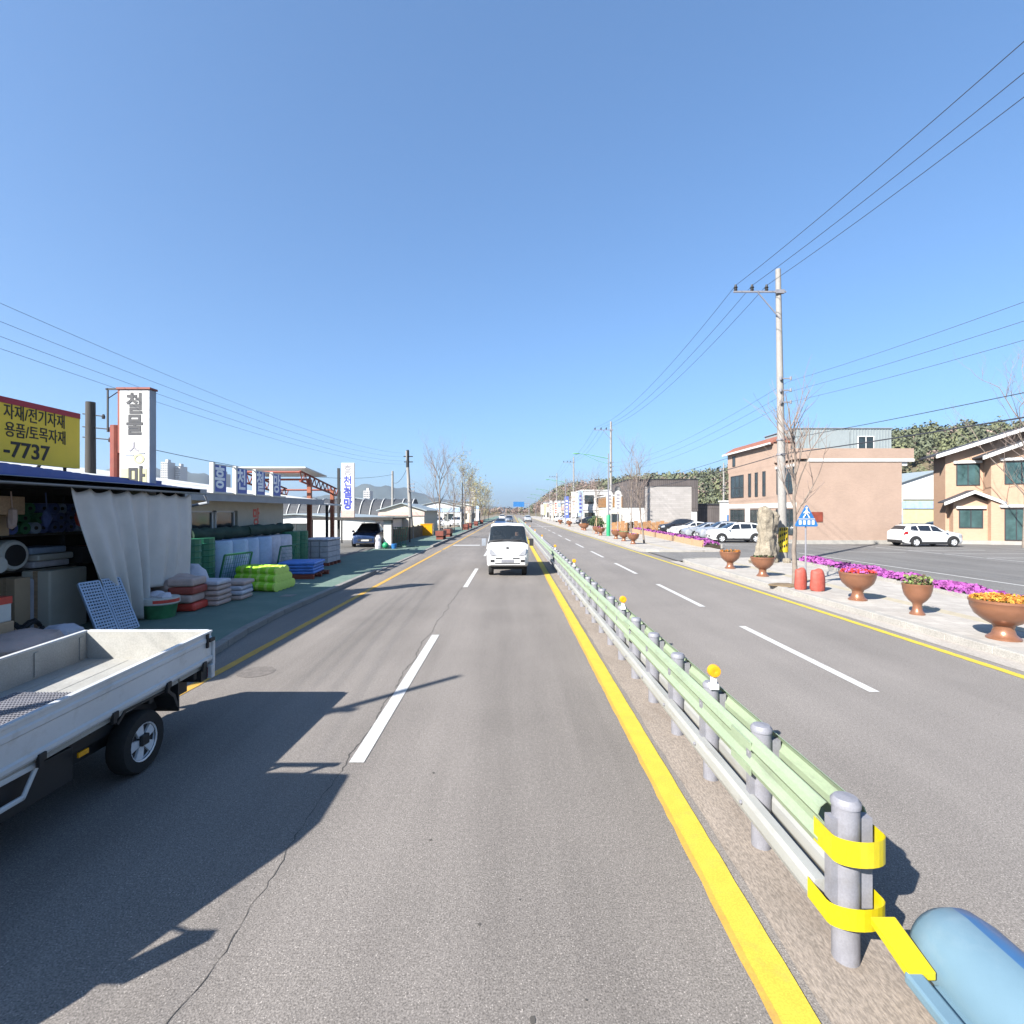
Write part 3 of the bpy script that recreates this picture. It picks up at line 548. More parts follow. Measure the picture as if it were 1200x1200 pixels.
stack('sack_stack', 'pale bluish plastic covered stack of sacks nearest the green hose pile', 'stack', (-7.65, 14.25, .1), .62, .72, 4, .13, ['sack', 'sack2', 'sack2'], .08, None, seed=4)
b = MB(); b.blob((0, 0, .5), (.5, .45, .5), 14, rr2, .12); tag(b.build('wrapped_bundle', 'sack2', smooth=True, loc=(-8.75, 13.9, .1)), 'grey plastic wrapped bundle standing behind the beige sack stack', 'bundle')
b = MB(); b.blob((0, 0, .3), (.6, .5, .32), 14, rr2, .12); tag(b.build('wrapped_bundle', 'sack', smooth=True, loc=(-8.4, 12.75, .35)), 'reddish wrapped bundle behind the red sack stack', 'bundle')
for i, (x, y, z) in enumerate(((0, 0, 0), (.1, .75, 0), (.05, .35, .2))):
    b = MB(); b.box(-.6, .6, -.28, .28, 0, .2); o = b.build('folded_tarp', 'navy', loc=(-8.5 + x, 14.9 + y * .8, .1 + z), bevel=.07, seg=3); o.rotation_euler[2] = .12 * (i - 1); tag(o, ['front folded navy tarp behind the sack stacks', 'back folded navy tarp beside the lime hose pile', 'upper folded navy tarp lying on two others'][i], 'tarp', 'folded navy tarps')
hp = [(j, i) for j in range(3) for i in range(5 - j)]
for j, i in hp:
    b = MB(); yy = i * .27 + j * .135; r = .14
    b.lathe([(.05, -.8), (r, -.8), (r, .62), (r * .98, .64), (.05, .64)], (0, 0, 0), 12, axis='x'); b.lathe([(r * 1.02, .60), (r * 1.02, .66), (.04, .665)], (0, 0, 0), 12, 1, axis='x')
    for q in (-.6, -.3, 0, .3): b.lathe([(r * 1.015, q), (r * 1.02, q + .05), (r * 1.015, q + .1)], (0, 0, 0), 12, 1, axis='x')
    o = b.build('hose_roll', ['lime', 'lime2'], loc=(-7.7 - .04 * j, 15.55 + yy, .1 + r + j * .22)); o.rotation_euler[2] = -.25
    tag(o, ['lime green hose roll in the bottom row of the pile on the pavement', 'lime green hose roll in the second row of the pile on the pavement', 'lime green hose roll in the third row of the pile on the pavement', 'lime green hose roll in the top row of the pile on the pavement'][j], 'hose roll', 'lime hose rolls in a pile')
stack('sheet_stack', 'bright blue sheets stacked on a red pallet past the lime hose pile', 'stack', (-7.85, 19.1, .25), 1.3, 1.45, 4, .11, ['tarp'], .1, None, seed=8)
b = MB(); [b.box(-.75, .75, -.8 + i * .3, -.65 + i * .3, .12, .15) for i in range(6)]; [b.box(-.75, .75, -.8 + i * .75, -.7 + i * .75, 0, .12) for i in range(3)]; tag(b.build('pallet', 'red_steel', loc=(-7.85, 19.1, .10)), 'red brown pallet under the bright blue sheets', 'pallet')
# rolls of wire mesh behind
for i in range(6):
    b = MB(); r = .46; b.lathe([(.1, 0), (r, 0), (r * 1.02, .6), (r, 1.42), (r * .9, 1.5), (.1, 1.48)], (0, 0, 0), 18)
    o = b.build('wrapped_mesh_roll', ['pale_blue', 'pale_blue', 'pale_blue', 'pale_blue', 'sack2', 'sack2'][i], smooth=True, loc=(-9.35 + .06 * (i % 2), 16.2 + i * .85, .1)); tag(o, 'big upright mesh roll in bluish plastic film on the pavement edge' if i < 4 else 'big upright mesh roll in whitish film at the far end of the row', 'mesh roll', 'film wrapped mesh rolls')
for i in range(4):
    b = MB(); r = .4
    for q in range(9): b.lathe([(r, q * .18), (r + .012, q * .18 + .02), (r, q * .18 + .04)], (0, 0, 0), 16)
    b.lathe([(.1, .0), (r - .01, 0), (r - .01, 1.62), (.1, 1.62)], (0, 0, 0), 16); o = b.build('mesh_roll', 'mesh_green', loc=((-9.3, 21.4, .06) if i == 0 else (-9.3, 22.3, .06) if i == 1 else (-9.25, 14.5, .1) if i == 2 else (-9.35, 15.35, .1)))
    tag(o, ['upright green mesh roll right of the whitish rolls', 'upright green mesh roll nearest the grey block pallet', 'upright green mesh roll just past the shop corner', 'upright green mesh roll left of the bluish film rolls'][i], 'mesh roll', 'green mesh rolls')
def mframe(label, loc, w, h, rz, lean):
    b = MB()
    for x in (0, w): b.box(x - .025, x + .025, -.02, .02, 0, h)
    for z in (.03, h): b.box(0, w, -.02, .02, z - .025, z + .025)
    for i in range(1, 12): b.box(i * w / 12 - .004, i * w / 12 + .004, -.004, .004, 0, h)
    for i in range(1, 8): b.box(0, w, -.005, .003, i * h / 8 - .004, i * h / 8 + .004)
    o = b.build('mesh_gate', 'mesh_green', loc=loc); o.rotation_euler = (radians(lean), 0, rz); tag(o, label, 'mesh gate', 'green mesh gates leaning on the rolls')
mframe('larger green mesh gate leaning on the bluish film rolls', (-8.8, 15.25, .1), 1.2, 1.15, radians(80), 14); mframe('small green mesh gate leaning on the whitish film rolls', (-8.75, 18.9, .1), .9, 1.15, radians(78), 12)
mframe('green mesh panel standing behind the mesh rolls by the shop corner', (-9.9, 13.6, .1), 1.2, 1.1, radians(10), 6)
st = thing('block_pallet', 'grey concrete blocks stacked on a pallet at the end of the goods', 'pallet of blocks', (-9.0, 24.2, .035)); b = MB()
for k in range(4):
    for j in range(3):
        for i in range(3): b.box(-.6 + i * .41, -.6 + i * .41 + .385, -.85 + j * .57, -.85 + j * .57 + .54, .14 + k * .25, .14 + k * .25 + .235)
b.build('blocks', 'block', st, bevel=.015); b = MB(); [b.box(-.65, .65, -.85 + q * .5, -.7 + q * .5, .0, .13) for q in range(4)]; b.build('base', 'red_steel', st); b = MB(); b.box(-.62, .63, -.86, .85, 1.15, 1.24); b.build('cover', 'sack2', st, bevel=.04)
# ------------------------------------------------------------------ second building: wire mesh shop
b2 = thing('mesh_shop', 'low cream shop with white sloping roof past the hardware shop', 'shop', (-10.6, 0, 0))
b = MB(); b.prism([(.9, 3.02), (-11, 4.65), (-11, 4.73), (.9, 3.10)], 'y', 14.2, 26.3); b.build('roof', 'white', b2); b = MB(); b.box(.88, .95, 14.2, 26.3, 2.86, 3.12); b.build('fascia', 'gutter', b2)
b = MB(); b.prism([(.9, 3.0), (-11, 4.6), (-11, 4.0), (.9, 2.9)], 'y', 26.0, 26.2); b.box(-.1, .1, 19.6, 23.5, .04, 3.0); b.box(-.1, .1, 14.2, 15.3, .04, 3.0); b.box(-11, 0, 23.35, 23.5, .04, 3.05); b.box(-.1, .1, 15.3, 19.6, 2.55, 3.0); b.box(-.1, .1, 15.3, 19.6, .04, .8); b.build('wall', 'cream', b2)
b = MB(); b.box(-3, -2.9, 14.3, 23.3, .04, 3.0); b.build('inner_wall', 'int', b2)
for y in (15.4, 16.8, 18.2):
    b = MB(); b.box(-.06, .06, y, y + .06, .8, 2.55); b.box(-.06, .06, y + 1.2, y + 1.26, .8, 2.55); b.box(-.06, .06, y, y + 1.26, .8, .86); b.box(-.06, .06, y, y + 1.26, 2.49, 2.55); w_ = b.build('window', 'trim', b2); b = MB(); b.box(-.01, .01, y + .06, y + 1.2, .86, 2.49); b.build('pane', 'window', w_)
text('망', .75, 'lettering', 'letter_red', b2, (.105, 21.0, 2.25), FACE_ROAD, bold=.03, sx=.8)
for i, (s_, y, n_) in enumerate((('흥', 16.35, 'first'), ('천', 17.7, 'second'), ('철', 19.05, 'third'), ('망', 20.4, 'fourth'))):
    t = thing('roof_letter_panel', n_ + ' blue letter panel from the left on the roof edge of the cream shop', 'sign', (-9.6, y, 3.11), 0, 'blue letter panels on the cream shop roof')
    b = MB(); b.box(-.03, .0, .1, .85, .05, .92); b.build('panel', 'panel_blue', t); b = MB()
    b.box(-.06, .06, 0, .1, 0, .98); b.box(-.04, .0, .1, 1.33, .92, .96); b.box(-.04, 0, .1, 1.33, 0, .05); b.build('frame', 'sign_white', t)
    text(s_, .78, 'lettering', 'letter_pale', t, (.004, .475, .48), FACE_ROAD, bold=.025, sx=.85)
    if i == 3: pass
mb_ = thing('red_gantry', 'rusty red steel gantry with lattice beam behind the cream shop', 'gantry', (-10.6, 26.8, 0))
for y in (.0, 3.4):
    b = MB(); b.box(-.1, .1, y - .1, y + .1, 0, 4.2 - y * .12); b.box(-.13, .13, y - .13, y + .13, 0, .9); b.build('column', 'orange_steel', mb_)
b = MB()
for x in (0, -3.0):
    b.tube([(x, -1.2, 4.55), (x, 4.1, 3.9)], .05, 6); b.tube([(x, -1.2, 4.05), (x, 4.1, 3.5)], .05, 6)
    for i in range(9): y = -1.2 + i * .62; b.tube([(x, y, 4.55 - (y + 1.2) * .122), (x, y + .31, 4.02 - (y + 1.2) * .104)], .03, 5); b.tube([(x, y + .31, 4.02 - (y + 1.2) * .104), (x, y + .62, 4.5 - (y + 1.6) * .122)], .03, 5)
b.tube([(0, 0, 4.2), (-3, 0, 4.2)], .06, 6); b.tube([(0, 3.4, 3.8), (-3, 3.4, 3.8)], .06, 6); b.tube([(0, -1.2, 4.5), (-3, -1.2, 4.5)], .06, 6); b.build('lattice_beam', 'red_steel', mb_)
b = MB(); b.box(-3.2, .2, -1.4, 1.6, 4.62, 4.68, T=Matrix.Rotation(-.08, 4, 'X')); b.build('roof_sheet', 'white', mb_)
b = MB(); b.prism([(-2.6, 3.15), (1.0, 2.85), (1.0, 2.92), (-2.6, 3.22)], 'y', 0, 2.2); ca = thing('canopy', 'white flat canopy on a dark post past the cream shop', 'canopy', (-10.5, 26.5, 0)); b.build('roof_sheet', 'white', ca); b = MB(); b.box(.3, .42, 1.5, 1.62, 0, 2.9); b.box(-2.4, -2.28, 1.5, 1.62, 0, 3.13); b.build('post', 'dark', ca)
# carport, sign and clutter
cp = thing('carport', 'low flat carport of thin posts over the blue SUV', 'carport', (-11.2, 34.6, 0))
b = MB(); b.box(-2.4, 3.2, -.15, 6.2, 2.02, 2.1); b.box(-2.4, 3.2, -.24, -.16, 1.96, 2.14); b.build('roof', 'wood_dark', cp)
for x, y in ((-2.3, 0), (3.1, 0), (-2.3, 6), (3.1, 6)): b = MB(); b.box(x - .05, x + .05, y - .05, y + .05, 0, 2.02); b.build('post', 'dark', cp)
b = MB(); b.box(2.5, 3.05, .1, .2, .04, 2.0); b.build('side_panel', 'sign_white', cp)
ts = thing('pylon_sign', 'slim white upright sign with blue characters on the low carport', 'sign', (-11.2, 34.9, 2.1)); b = MB(); b.box(-.44, .44, 0, .16, .5, 3.75); b.build('panel', 'sign_white', ts); b = MB(); b.box(-.44, .44, .01, .15, .02, .5); b.build('base', 'orange_steel' if 0 else 'sack', ts); b = MB(); b.box(-.75, -.6, .1, .25, -2.05, 3.4); b.build('post', 'dark', ts)
for i, (s_, m_) in enumerate((('흥', 'faint'), ('천', 'letter_blue'), ('철', 'letter_blue'), ('망', 'letter_blue'))): text(s_, .78, 'lettering', m_, ts, (0, -.006, 3.2 - i * .77), FACE_CAM, bold=.01 + .012 * i, sx=.85)
b = MB()
for i in range(7):
    b.tube([(i * .17, 0, 0), (i * .17 + .12, .3, 1.35)], .02, 5)
for z in (.1, .7, 1.3): b.tube([(0, z * .22, z), (1.15, z * .22, z)], .02, 5)
tag(b.build('ladder_rack', 'mesh_green', loc=(-8.6, 36.2, .1)), 'green steel ladder frames leaning beside the carport', 'frame')
b = MB(); b.blob((0, 0, .5), (.55, .5, .5), 12, rr2, .1); tag(b.build('rubbish_bag', 'black', smooth=True, loc=(-9.0, 35.4, .1)), 'black bag heap beside the carport corner', 'bag')
b = MB(); b.blob((0, 0, .22), .22, 10, rr2, .03); tag(b.build('plastic_tub', 'post_green', smooth=True, loc=(-8.5, 34.4, .04)), 'round bright green tub at the carport corner', 'tub'); b = MB(); b.lathe([(.15, 0), (.2, .3), (.18, .32), (0, .3)]); tag(b.build('plastic_tub', 'sign_blue', loc=(-7.95, 34.5, .04)), 'small blue bucket next to the green tub', 'bucket')
b = MB(); b.lathe([(.2, 0), (.22, .2), (.17, .5), (.2, .7), (.1, .9), (0, .92)], n=9); tag(b.build('wrapped_bundle', 'sack2', loc=(-9.0, 34.5, .04)), 'white wrapped bundle standing at the carport post', 'bundle')

for i, (y0, y1, z, x, l_) in enumerate(((15.2, 18.6, 1.80, -9.6, 'front dark green net bundle lying on top of the upright mesh rolls'), (18.4, 21.9, 1.82, -9.55, 'rear dark green net bundle lying on top of the whitish mesh rolls'))):
    b = MB(); n = 12; b.tube([(.04 * sin(k * 1.7), y0 + (y1 - y0) * k / n, .03 * sin(k * 2.3)) for k in range(n + 1)], [.2 + .03 * sin(k * 2.9) for k in range(n + 1)], 9); tag(b.build('net_bundle', mat('dark_net', (.012, .045, .028), .8, var=.3, vs=9), smooth=True, loc=(x, 0, z)), l_, 'net bundle')
b = MB(); b.box(-.5, .5, -.6, .6, 0, 1.0); b.box(-.54, .54, -.64, .64, .3, .36); b.box(-.54, .54, -.64, .64, .66, .72); b.lathe([(.16, 1.0), (.16, 1.12), (0, 1.13)], n=12); tag(b.build('water_tank', mat('milky_plastic', (.30, .36, .36), .35, var=.1, vs=2), bevel=.06, loc=(-10.0, 22.9, .06)), 'milky plastic tank behind the green mesh rolls by the cream shop', 'tank')
rr3 = random.Random(19)
for i, (y, z, m_, l_) in enumerate(((7.9, 2.06, 'card', 'small brown box left of the plywood box on the upper shelf'), (12.2, 1.36, 'red', 'red box at the far end of the lower shelf'), (11.7, 1.36, 'dark', 'black case beside the red box on the lower shelf'), (12.6, 1.36, 'green_film', 'green crate at the far end of the lower shelf'), (8.9, .05, 'tarp', 'blue crate on the shop floor by the post'), (11.4, .05, 'dark', 'black drum box behind the perforated panels'))):
    b = MB(); w = rr3.uniform(.2, .3); b.box(-.3, .3, -w, w, 0, .34); b.box(-.31, .31, -w - .01, w + .01, .27, .35); tag(b.build('crate', m_, bevel=.012, loc=(-9.9, y, z)), l_, 'box')
for i, y in enumerate((8.6, 9.4, 10.1, 10.9, 11.6)):
    b = MB(); b.tube([(.0, 0, 0), (.02, .01, -.35)], .012, 5); b.blob((.02, 0, -.5), (.10, .08, .2), 8, rr3, .2); tag(b.build('hanging_goods', ['dark', 'sack', 'navy', 'red', 'card'][i], loc=(-9.2, y, 2.88)), ['black bundle hanging from the shop rafters nearest the camera', 'pinkish pack hanging second from the shop rafters', 'navy pack hanging in the middle of the shop rafters', 'red pack hanging from the rafters above the film rolls', 'brown pack hanging from the rafters behind the curtain'][i], 'hanging goods')
for k in range(10):                                                    # rail splices
    b = MB(); b.box(-.006, .006, -.16, .16, .575, .635); o = b.build('splice_plate', 'rail_green', gr, loc=(-.127, 3.9 + k * 3.9, 0)); b = MB(); b.box(-.006, .006, -.16, .16, .755, .815); b.build('splice_plate', 'rail_green', gr, loc=(-.127, 3.9 + k * 3.9, 0))
bo = MB(); bo.lathe([(.016, 0), (.016, -.012), (.010, -.016), (0, -.016)], n=8, axis='x'); bl = None
for k in range(26):
    for z in (.70, .325):
        x = -.088 if z > .5 else -.150
        if bl is None: o = bl = bo.build('bolt', 'galv', gr)
        else: o = bl.copy(); COL.objects.link(o)
        o.parent = gr; o.location = (x, 2.87 + .97 * (k + 1), z)
# ------------------------------------------------------------------ vehicles
class Loft:                                                            # car shell: stations (x, half width, bottom, belt, top, half width of top)
    def __init__(s, st): s.st = sorted(st)
    def par(s, x):
        st = s.st; x = min(max(x, st[0][0]), st[-1][0])
        for a, c in zip(st, st[1:]):
            if a[0] <= x <= c[0]: t = (x - a[0]) / (c[0] - a[0] + 1e-9); return [a[i] + (c[i] - a[i]) * t for i in range(1, 6)]
    def P(s, x, v):
        w, zb, zl, zt, wt = s.par(x); k = [(0, .93 * w, zb), (.1, w * .985, zb + .06), (.28, w, zb + .45 * (zl - zb)), (.5, .985 * w, zl), (.82, wt, zt - .06), (.9, wt * .9, zt - .012), (1., 0, zt + .015)]
        for a, c in zip(k, k[1:]):
            if a[0] <= v <= c[0]: t = (v - a[0]) / (c[0] - a[0]); return Vector((x, a[1] + (c[1] - a[1]) * t, a[2] + (c[2] - a[2]) * t))
    def shell(s, name, m, par, holes=(), extra=()):
        xs = sorted({a[0] for a in s.st} | {h for H in holes for h in H[:2]}); vs = sorted({0, .1, .28, .5, .82, .9, 1} | {.2, .4, .66, .95} | {h for H in holes for h in H[2:4]})
        b = MB()
        for sg in (1, -1):
            g = [[s.P(x, v) for v in vs] for x in xs]; pts = [(p.x, p.y * sg, p.z) for r in g for p in r]; n = len(vs); fs = []
            for i in range(len(xs) - 1):
                for j in range(n - 1):
                    xm, vm = (xs[i] + xs[i + 1]) / 2, (vs[j] + vs[j + 1]) / 2
                    if not any(H[0] < xm < H[1] and H[2] < vm < H[3] for H in holes): fs.append((i * n + j, i * n + j + 1, (i + 1) * n + j + 1, (i + 1) * n + j))
            b.add(pts, fs)
        for x in (xs[0], xs[-1]):
            L = [s.P(x, v) for v in vs]; b.add([tuple(p) for p in L] + [(p.x, -p.y, p.z) for p in L[-2::-1]], [tuple(range(2 * n - 1))])
        L = [(x, s.P(x, 0)) for x in xs]; b.add([(p.x, p.y, p.z) for _, p in L] + [(p.x, -p.y, p.z) for _, p in L], [(i, i + 1, len(L) + i + 1, len(L) + i) for i in range(len(L) - 1)])
        bmw = b.build(name, m, par, smooth=True); me = bmw.data; bm = bmesh.new(); bm.from_mesh(me); bmesh.ops.remove_doubles(bm, verts=bm.verts, dist=.002); bmesh.ops.recalc_face_normals(bm, faces=bm.faces); bm.to_mesh(me); bm.free()
        me.set_sharp_from_angle(angle=radians(38)); return bmw
    def patch(s, name, m, par, x0, x1, v0, v1, sg=1, off=.008, both=False, n=5, slant=(0, 0)):
        b = MB(); vs_ = []
        vv = [v0 + (v1 - v0) * j / n for j in range(n + 1)]; rows = []
        for i in range(n + 1):
            r = []
            for j, v in enumerate(vv):
                x = x0 + (x1 - x0) * i / n; x += (slant[0] if i < n / 2 else slant[1]) * (j / n)
                p = s.P(x, v); e = 1e-3; du = s.P(min(x + e, s.st[-1][0]), v) - s.P(max(x - e, s.st[0][0]), v); dv = s.P(x, min(v + e, 1)) - s.P(x, max(v - e, 0)); nn = du.cross(dv)
                nn = nn.normalized() if nn.length > 0 else Vector((0, 1, 0)); 
                if nn.y < -1e-4 or (abs(nn.y) < 1e-4 and nn.z < 0): nn = -nn
                p = p + nn * off; r.append((p.x, p.y, p.z))
            if both: r = r + [(q[0], -q[1], q[2]) for q in r[::-1]]
            elif sg < 0: r = [(q[0], -q[1], q[2]) for q in r]
            rows.append(r)
        k = len(rows[0]); b.add([q for r in rows for q in r], [(i * k + j, i * k + j + 1, (i + 1) * k + j + 1, (i + 1) * k + j) for i in range(n) for j in range(k - 1)])
        return b.build(name, m, par, smooth=True)
def wheel(par, x, y, r, w, m='alloy', sgn=1, spokes=5):
    b = MB(); b.lathe([(r * .62, -w / 2), (r * .93, -w / 2), (r, -w * .32), (r, w * .32), (r * .93, w / 2), (r * .62, w / 2)], (0, 0, 0), 22, axis='y', cap=False); t = b.build('wheel', 'rubber', par, smooth=True, loc=(x, y, r))
    b = MB(); b.lathe([(0, -w * .3), (r * .64, -w * .3), (r * .64, w * .3), (r * .60, w * .42), (r * .57, w * .42), (r * .57, w * .26), (0, w * .26)], (0, 0, 0), 22, 1, axis='y')
    for k in range(spokes):
        a = 2 * pi * k / spokes; T = Matrix.Rotation(a, 4, 'Y'); q = [(r * .08, -r * .09), (r * .60, -r * .19), (r * .60, r * .19), (r * .08, r * .09)]; b.add([tuple(T @ Vector((u, y_, v))) for y_ in (w * .2, w * .40) for u, v in q], [(0, 1, 2, 3), (7, 6, 5, 4), (0, 4, 5, 1), (1, 5, 6, 2), (2, 6, 7, 3), (3, 7, 4, 0)], 0)
    b.lathe([(0, w * .46), (r * .15, w * .46), (r * .2, w * .3)], (0, 0, 0), 12, axis='y'); b.lathe([(r * .66, w * .40), (r * .62, w * .48), (r * .58, w * .46), (r * .56, w * .28)], (0, 0, 0), 22, axis='y', cap=False)
    if sgn < 0: b.v = [(q[0], -q[1], q[2]) for q in b.v]
    b.build('rim', [m, 'dark'], t); return t
SUV = [(2.15, .62, .42, .72, .74, .5), (2.10, .78, .28, .80, .88, .62), (1.95, .88, .22, .92, 1.0, .75), (1.3, .92, .2, 1.0, 1.09, .78), (.95, .925, .2, 1.03, 1.14, .76), (.2, .925, .2, 1.04, 1.57, .62), (-.3, .925, .2, 1.05, 1.64, .62), (-1.2, .925, .2, 1.08, 1.61, .60), (-1.72, .91, .22, 1.11, 1.52, .57), (-2.02, .87, .3, 1.1, 1.2, .68), (-2.11, .82, .35, .95, 1.06, .68), (-2.15, .72, .42, .75, .85, .6)]
SEDAN = [(2.3, .6, .4, .62, .64, .5), (2.24, .78, .26, .70, .76, .62), (2.05, .87, .2, .82, .88, .75), (1.3, .9, .18, .9, .98, .78), (.95, .905, .18, .93, 1.03, .76), (.1, .905, .18, .95, 1.40, .60), (-.4, .905, .18, .96, 1.45, .60), (-1.05, .905, .18, .97, 1.38, .58), (-1.75, .89, .2, .98, 1.06, .70), (-2.15, .85, .28, .95, 1.02, .70), (-2.28, .75, .38, .7, .85, .62)]
def car(name, label, cat, loc, rz, paint, kind=SUV, group=None, clad=True, L=None):
    t = thing(name, label, cat, loc, rz, group); f = Loft(kind); suv = kind is SUV; r = .34 if suv else .31; wx = 1.33 if suv else 1.38
    f.shell('body', paint, t); x0, x1 = kind[4][0], kind[5][0]
    f.patch('windscreen', 'car_glass', t, x1 + .03, x0 - .02, .84, 1., both=True); xr = (-1.75, -2.0) if suv else (-1.1, -1.72); f.patch('rear_window', 'car_glass', t, xr[1], xr[0], .84, 1., both=True)
    for sg in (1, -1):
        for a, c, sl in ((-.12, .66 if suv else .6, (0, -.28)), (-1.02, -.2, (0, 0)), (-1.62 if suv else -1.35, -1.1, (.12, 0))): f.patch('side_window', 'car_glass', t, a, c, .54, .78, sg, .01, slant=sl)
        f.patch('headlight', 'lamp_glass', t, 1.72, 2.08, .36, .48, sg, .012); f.patch('tail_light', 'tail_red', t, -2.10 if suv else -2.2, -1.85, .40, .5, sg, .012)
        b = MB(); b.blob((.78, sg * (.925 + .1), 1.08 if suv else .99), (.07, .11, .08), 8, R, 0); b.build('mirror', paint, t, smooth=True)
        for x in (wx, -wx):
            b = MB(); n = 14; ri, ro = r - .01, r + (.11 if clad and suv else .05)
            for i in range(n):
                p, q = pi * i / n, pi * (i + 1) / n; yw = sg * (.93 if suv else .91); yi = sg * .6
                b.quad((x + ro * cos(p), yw, r + ro * sin(p)), (x + ro * cos(q), yw, r + ro * sin(q)), (x + ri * cos(q), yw, r + ri * sin(q)), (x + ri * cos(p), yw, r + ri * sin(p)))
                b.quad((x + ro * cos(p), yw, r + ro * sin(p)), (x + ro * cos(q), yw, r + ro * sin(q)), (x + ro * cos(q), yi, r + ro * sin(q)), (x + ro * cos(p), yi, r + ro * sin(p)))
            b.v = [(a_, c_, max(.16, d_)) for a_, c_, d_ in b.v]; b.build('wheel_arch', 'black', t); wheel(t, x, sg * (.885 if suv else .865), r, .2, sgn=sg)
        if clad and suv: b = MB(); b.box(-1.0, 1.0, sg * .90, sg * .94, .2, .36); b.build('sill', 'black', t, bevel=.02)
    b = MB(); b.box(2.05, 2.165, -.5, .5, .42, .60); b.box(2.0, 2.17, -.62, .62, .25, .33); b.build('grille', 'black', t, bevel=.02); b = MB(); b.box(2.165, 2.175, -.26, .26, .44, .55); b.build('number_plate', 'sign_white', t)
    b = MB(); b.box(-2.17, -2.0, -.72, .72, .28, .48); b.build('rear_bumper', 'black' if clad and suv else paint, t, bevel=.03); b = MB(); b.box(-2.185, -2.17, -.26, .26, .62 if suv else .5, .73 if suv else .61); b.build('number_plate', 'sign_white', t)
    if suv: 
        for sg in (1, -1): b = MB(); b.tube([(.05, sg * .58, 1.56), (0, sg * .58, 1.65), (-1.3, sg * .56, 1.66), (-1.4, sg * .56, 1.58)], .018, 6); b.build('roof_rail', 'dark', t)
    return t
# --- parked flatbed truck (cab stands outside the frame, its shadow falls on the road)
pt = thing('flatbed_truck', 'parked white flatbed truck with empty open drop side bed at the left kerb', 'truck', (-4.22, 3.5, 0))
def shr(b):
    b.v = [(x, y, z + (y - 1.2) * .042) for x, y, z in b.v]; return b
HB, TB = .73, 1.08
def gate(axis, at, a, c, sgn):                                         # pressed steel drop side with lips and a swage
    pf = [(0, 0), (.035, 0), (.045, .02), (.045, .05), (.03, .065), (.03, .22), (.04, .235), (.04, .27), (.03, .285), (.03, TB - HB - .03), (.045, TB - HB - .02), (.045, TB - HB), (0, TB - HB)]
    b = MB(); P_ = [((at + sgn * p[0]), HB + p[1]) for p in pf]
    b.prism(P_, 'y' if axis == 'x' else 'x', a, c); return shr(b)
gate('x', .70, -.1, 2.44, 1).build('side_gate', 'truck_white', pt); gate('x', -.70, -.1, 2.44, -1).build('side_gate', 'truck_white', pt); gate('y', 2.42, -.69, .69, 1).build('tailgate', 'truck_white', pt)
b = MB(); b.box(.685, .699, -.1, 2.4, HB + .02, TB - .012); b.box(-.699, -.685, -.1, 2.4, HB + .02, TB - .012); b.box(-.68, .68, 2.405, 2.418, HB + .02, TB - .012)
for y in (.1, .95, 1.75, 2.3): b.box(-.684, -.672, y, y + .05, HB + .05, TB - .05)
shr(b).build('gate_lining', 'bed_in', pt)
b = MB(); b.box(-.70, .70, -.1, 2.42, HB - .06, HB + .03)
for i in range(4): b.box(-.5 + i * .33, -.49 + i * .33, -.05, 2.35, HB + .03, HB + .033)
shr(b).build('bed_floor', 'bed_in', pt)
b = MB(); [b.box(x - .02, x + .02, -.14, -.1, HB, 1.66) for x in (-.66, -.22, .22, .66)]; b.box(-.74, .74, -.145, -.095, 1.62, 1.67); b.box(-.70, .70, -.15, -.1, HB, 1.06); b.build('headboard', 'truck_white', pt, bevel=.008)
for y in (.25, .95, 1.65, 2.25): b = MB(); b.box(.735, .76, y, y + .06, HB - .03, HB + .03); b.box(.72, .75, y + .01, y + .05, HB - .07, HB - .02); shr(b).build('hinge', 'dark', pt)
b = MB(); b.box(.735, .755, 2.33, 2.362, HB + .17, TB - .02); b.box(.73, .77, 2.36, 2.45, TB - .12, TB - .08); shr(b).build('latch', 'dark', pt)
b = MB(); b.box(.66, .755, 2.44, 2.485, HB - .06, HB + .26); b.box(.70, .76, 2.40, 2.47, HB - .2, HB - .04); shr(b).build('corner_bracket', 'truck_white', pt, bevel=.012)
b = MB(); b.box(-.38, -.3, -1.9, 2.4, .52, .66); b.box(.3, .38, -1.9, 2.4, .52, .66); [b.box(-.68, .68, y, y + .06, .62, .70) for y in (.1, .8, 1.5, 2.2)]; b.box(-.7, .7, 1.38, 1.48, .26, .36); b.box(-.66, -.3, .2, .9, .3, .6); b.box(.35, .62, -.1, .7, .3, .58); b.build('chassis', 'dark', pt, bevel=.01)
b = MB(); b.box(.40, .70, 1.9, 1.92, .40, .74); b.build('mud_flap', 'black', pt); b = MB(); b.box(.42, .71, 2.28, 2.395, .58, .72); b.build('lamp_box', 'black', pt); b = MB(); b.prism([(1.05, .62), (1.14, .70), (1.72, .70), (1.84, .60), (1.9, .45), (1.87, .45), (1.81, .58), (1.7, .68), (1.16, .68), (1.07, .6)], 'x', .40, .71); b.build('mudguard', 'black', pt)
b = MB(); b.box(.45, .715, 2.40, 2.43, .60, .71); b.build('tail_lamp', 'tail_red', pt); b = MB(); b.box(-.715, -.45, 2.40, 2.43, .60, .71); b.build('tail_lamp', 'tail_red', pt)
b = MB(); b.box(.68, .705, -.3, .34, .605, .65); b.box(.68, .705, -.3, .20, .42, .46); b.prism([(.34, .65), (.30, .65), (.16, .42), (.20, .42)], 'x', .68, .705); b.box(.68, .705, -.3, -.25, .42, .65); b.build('side_guard', 'truck_white', pt, bevel=.01)
b = MB(); b.box(.685, .70, .66, .76, .5, .54); b.build('side_reflector', 'refl', pt)
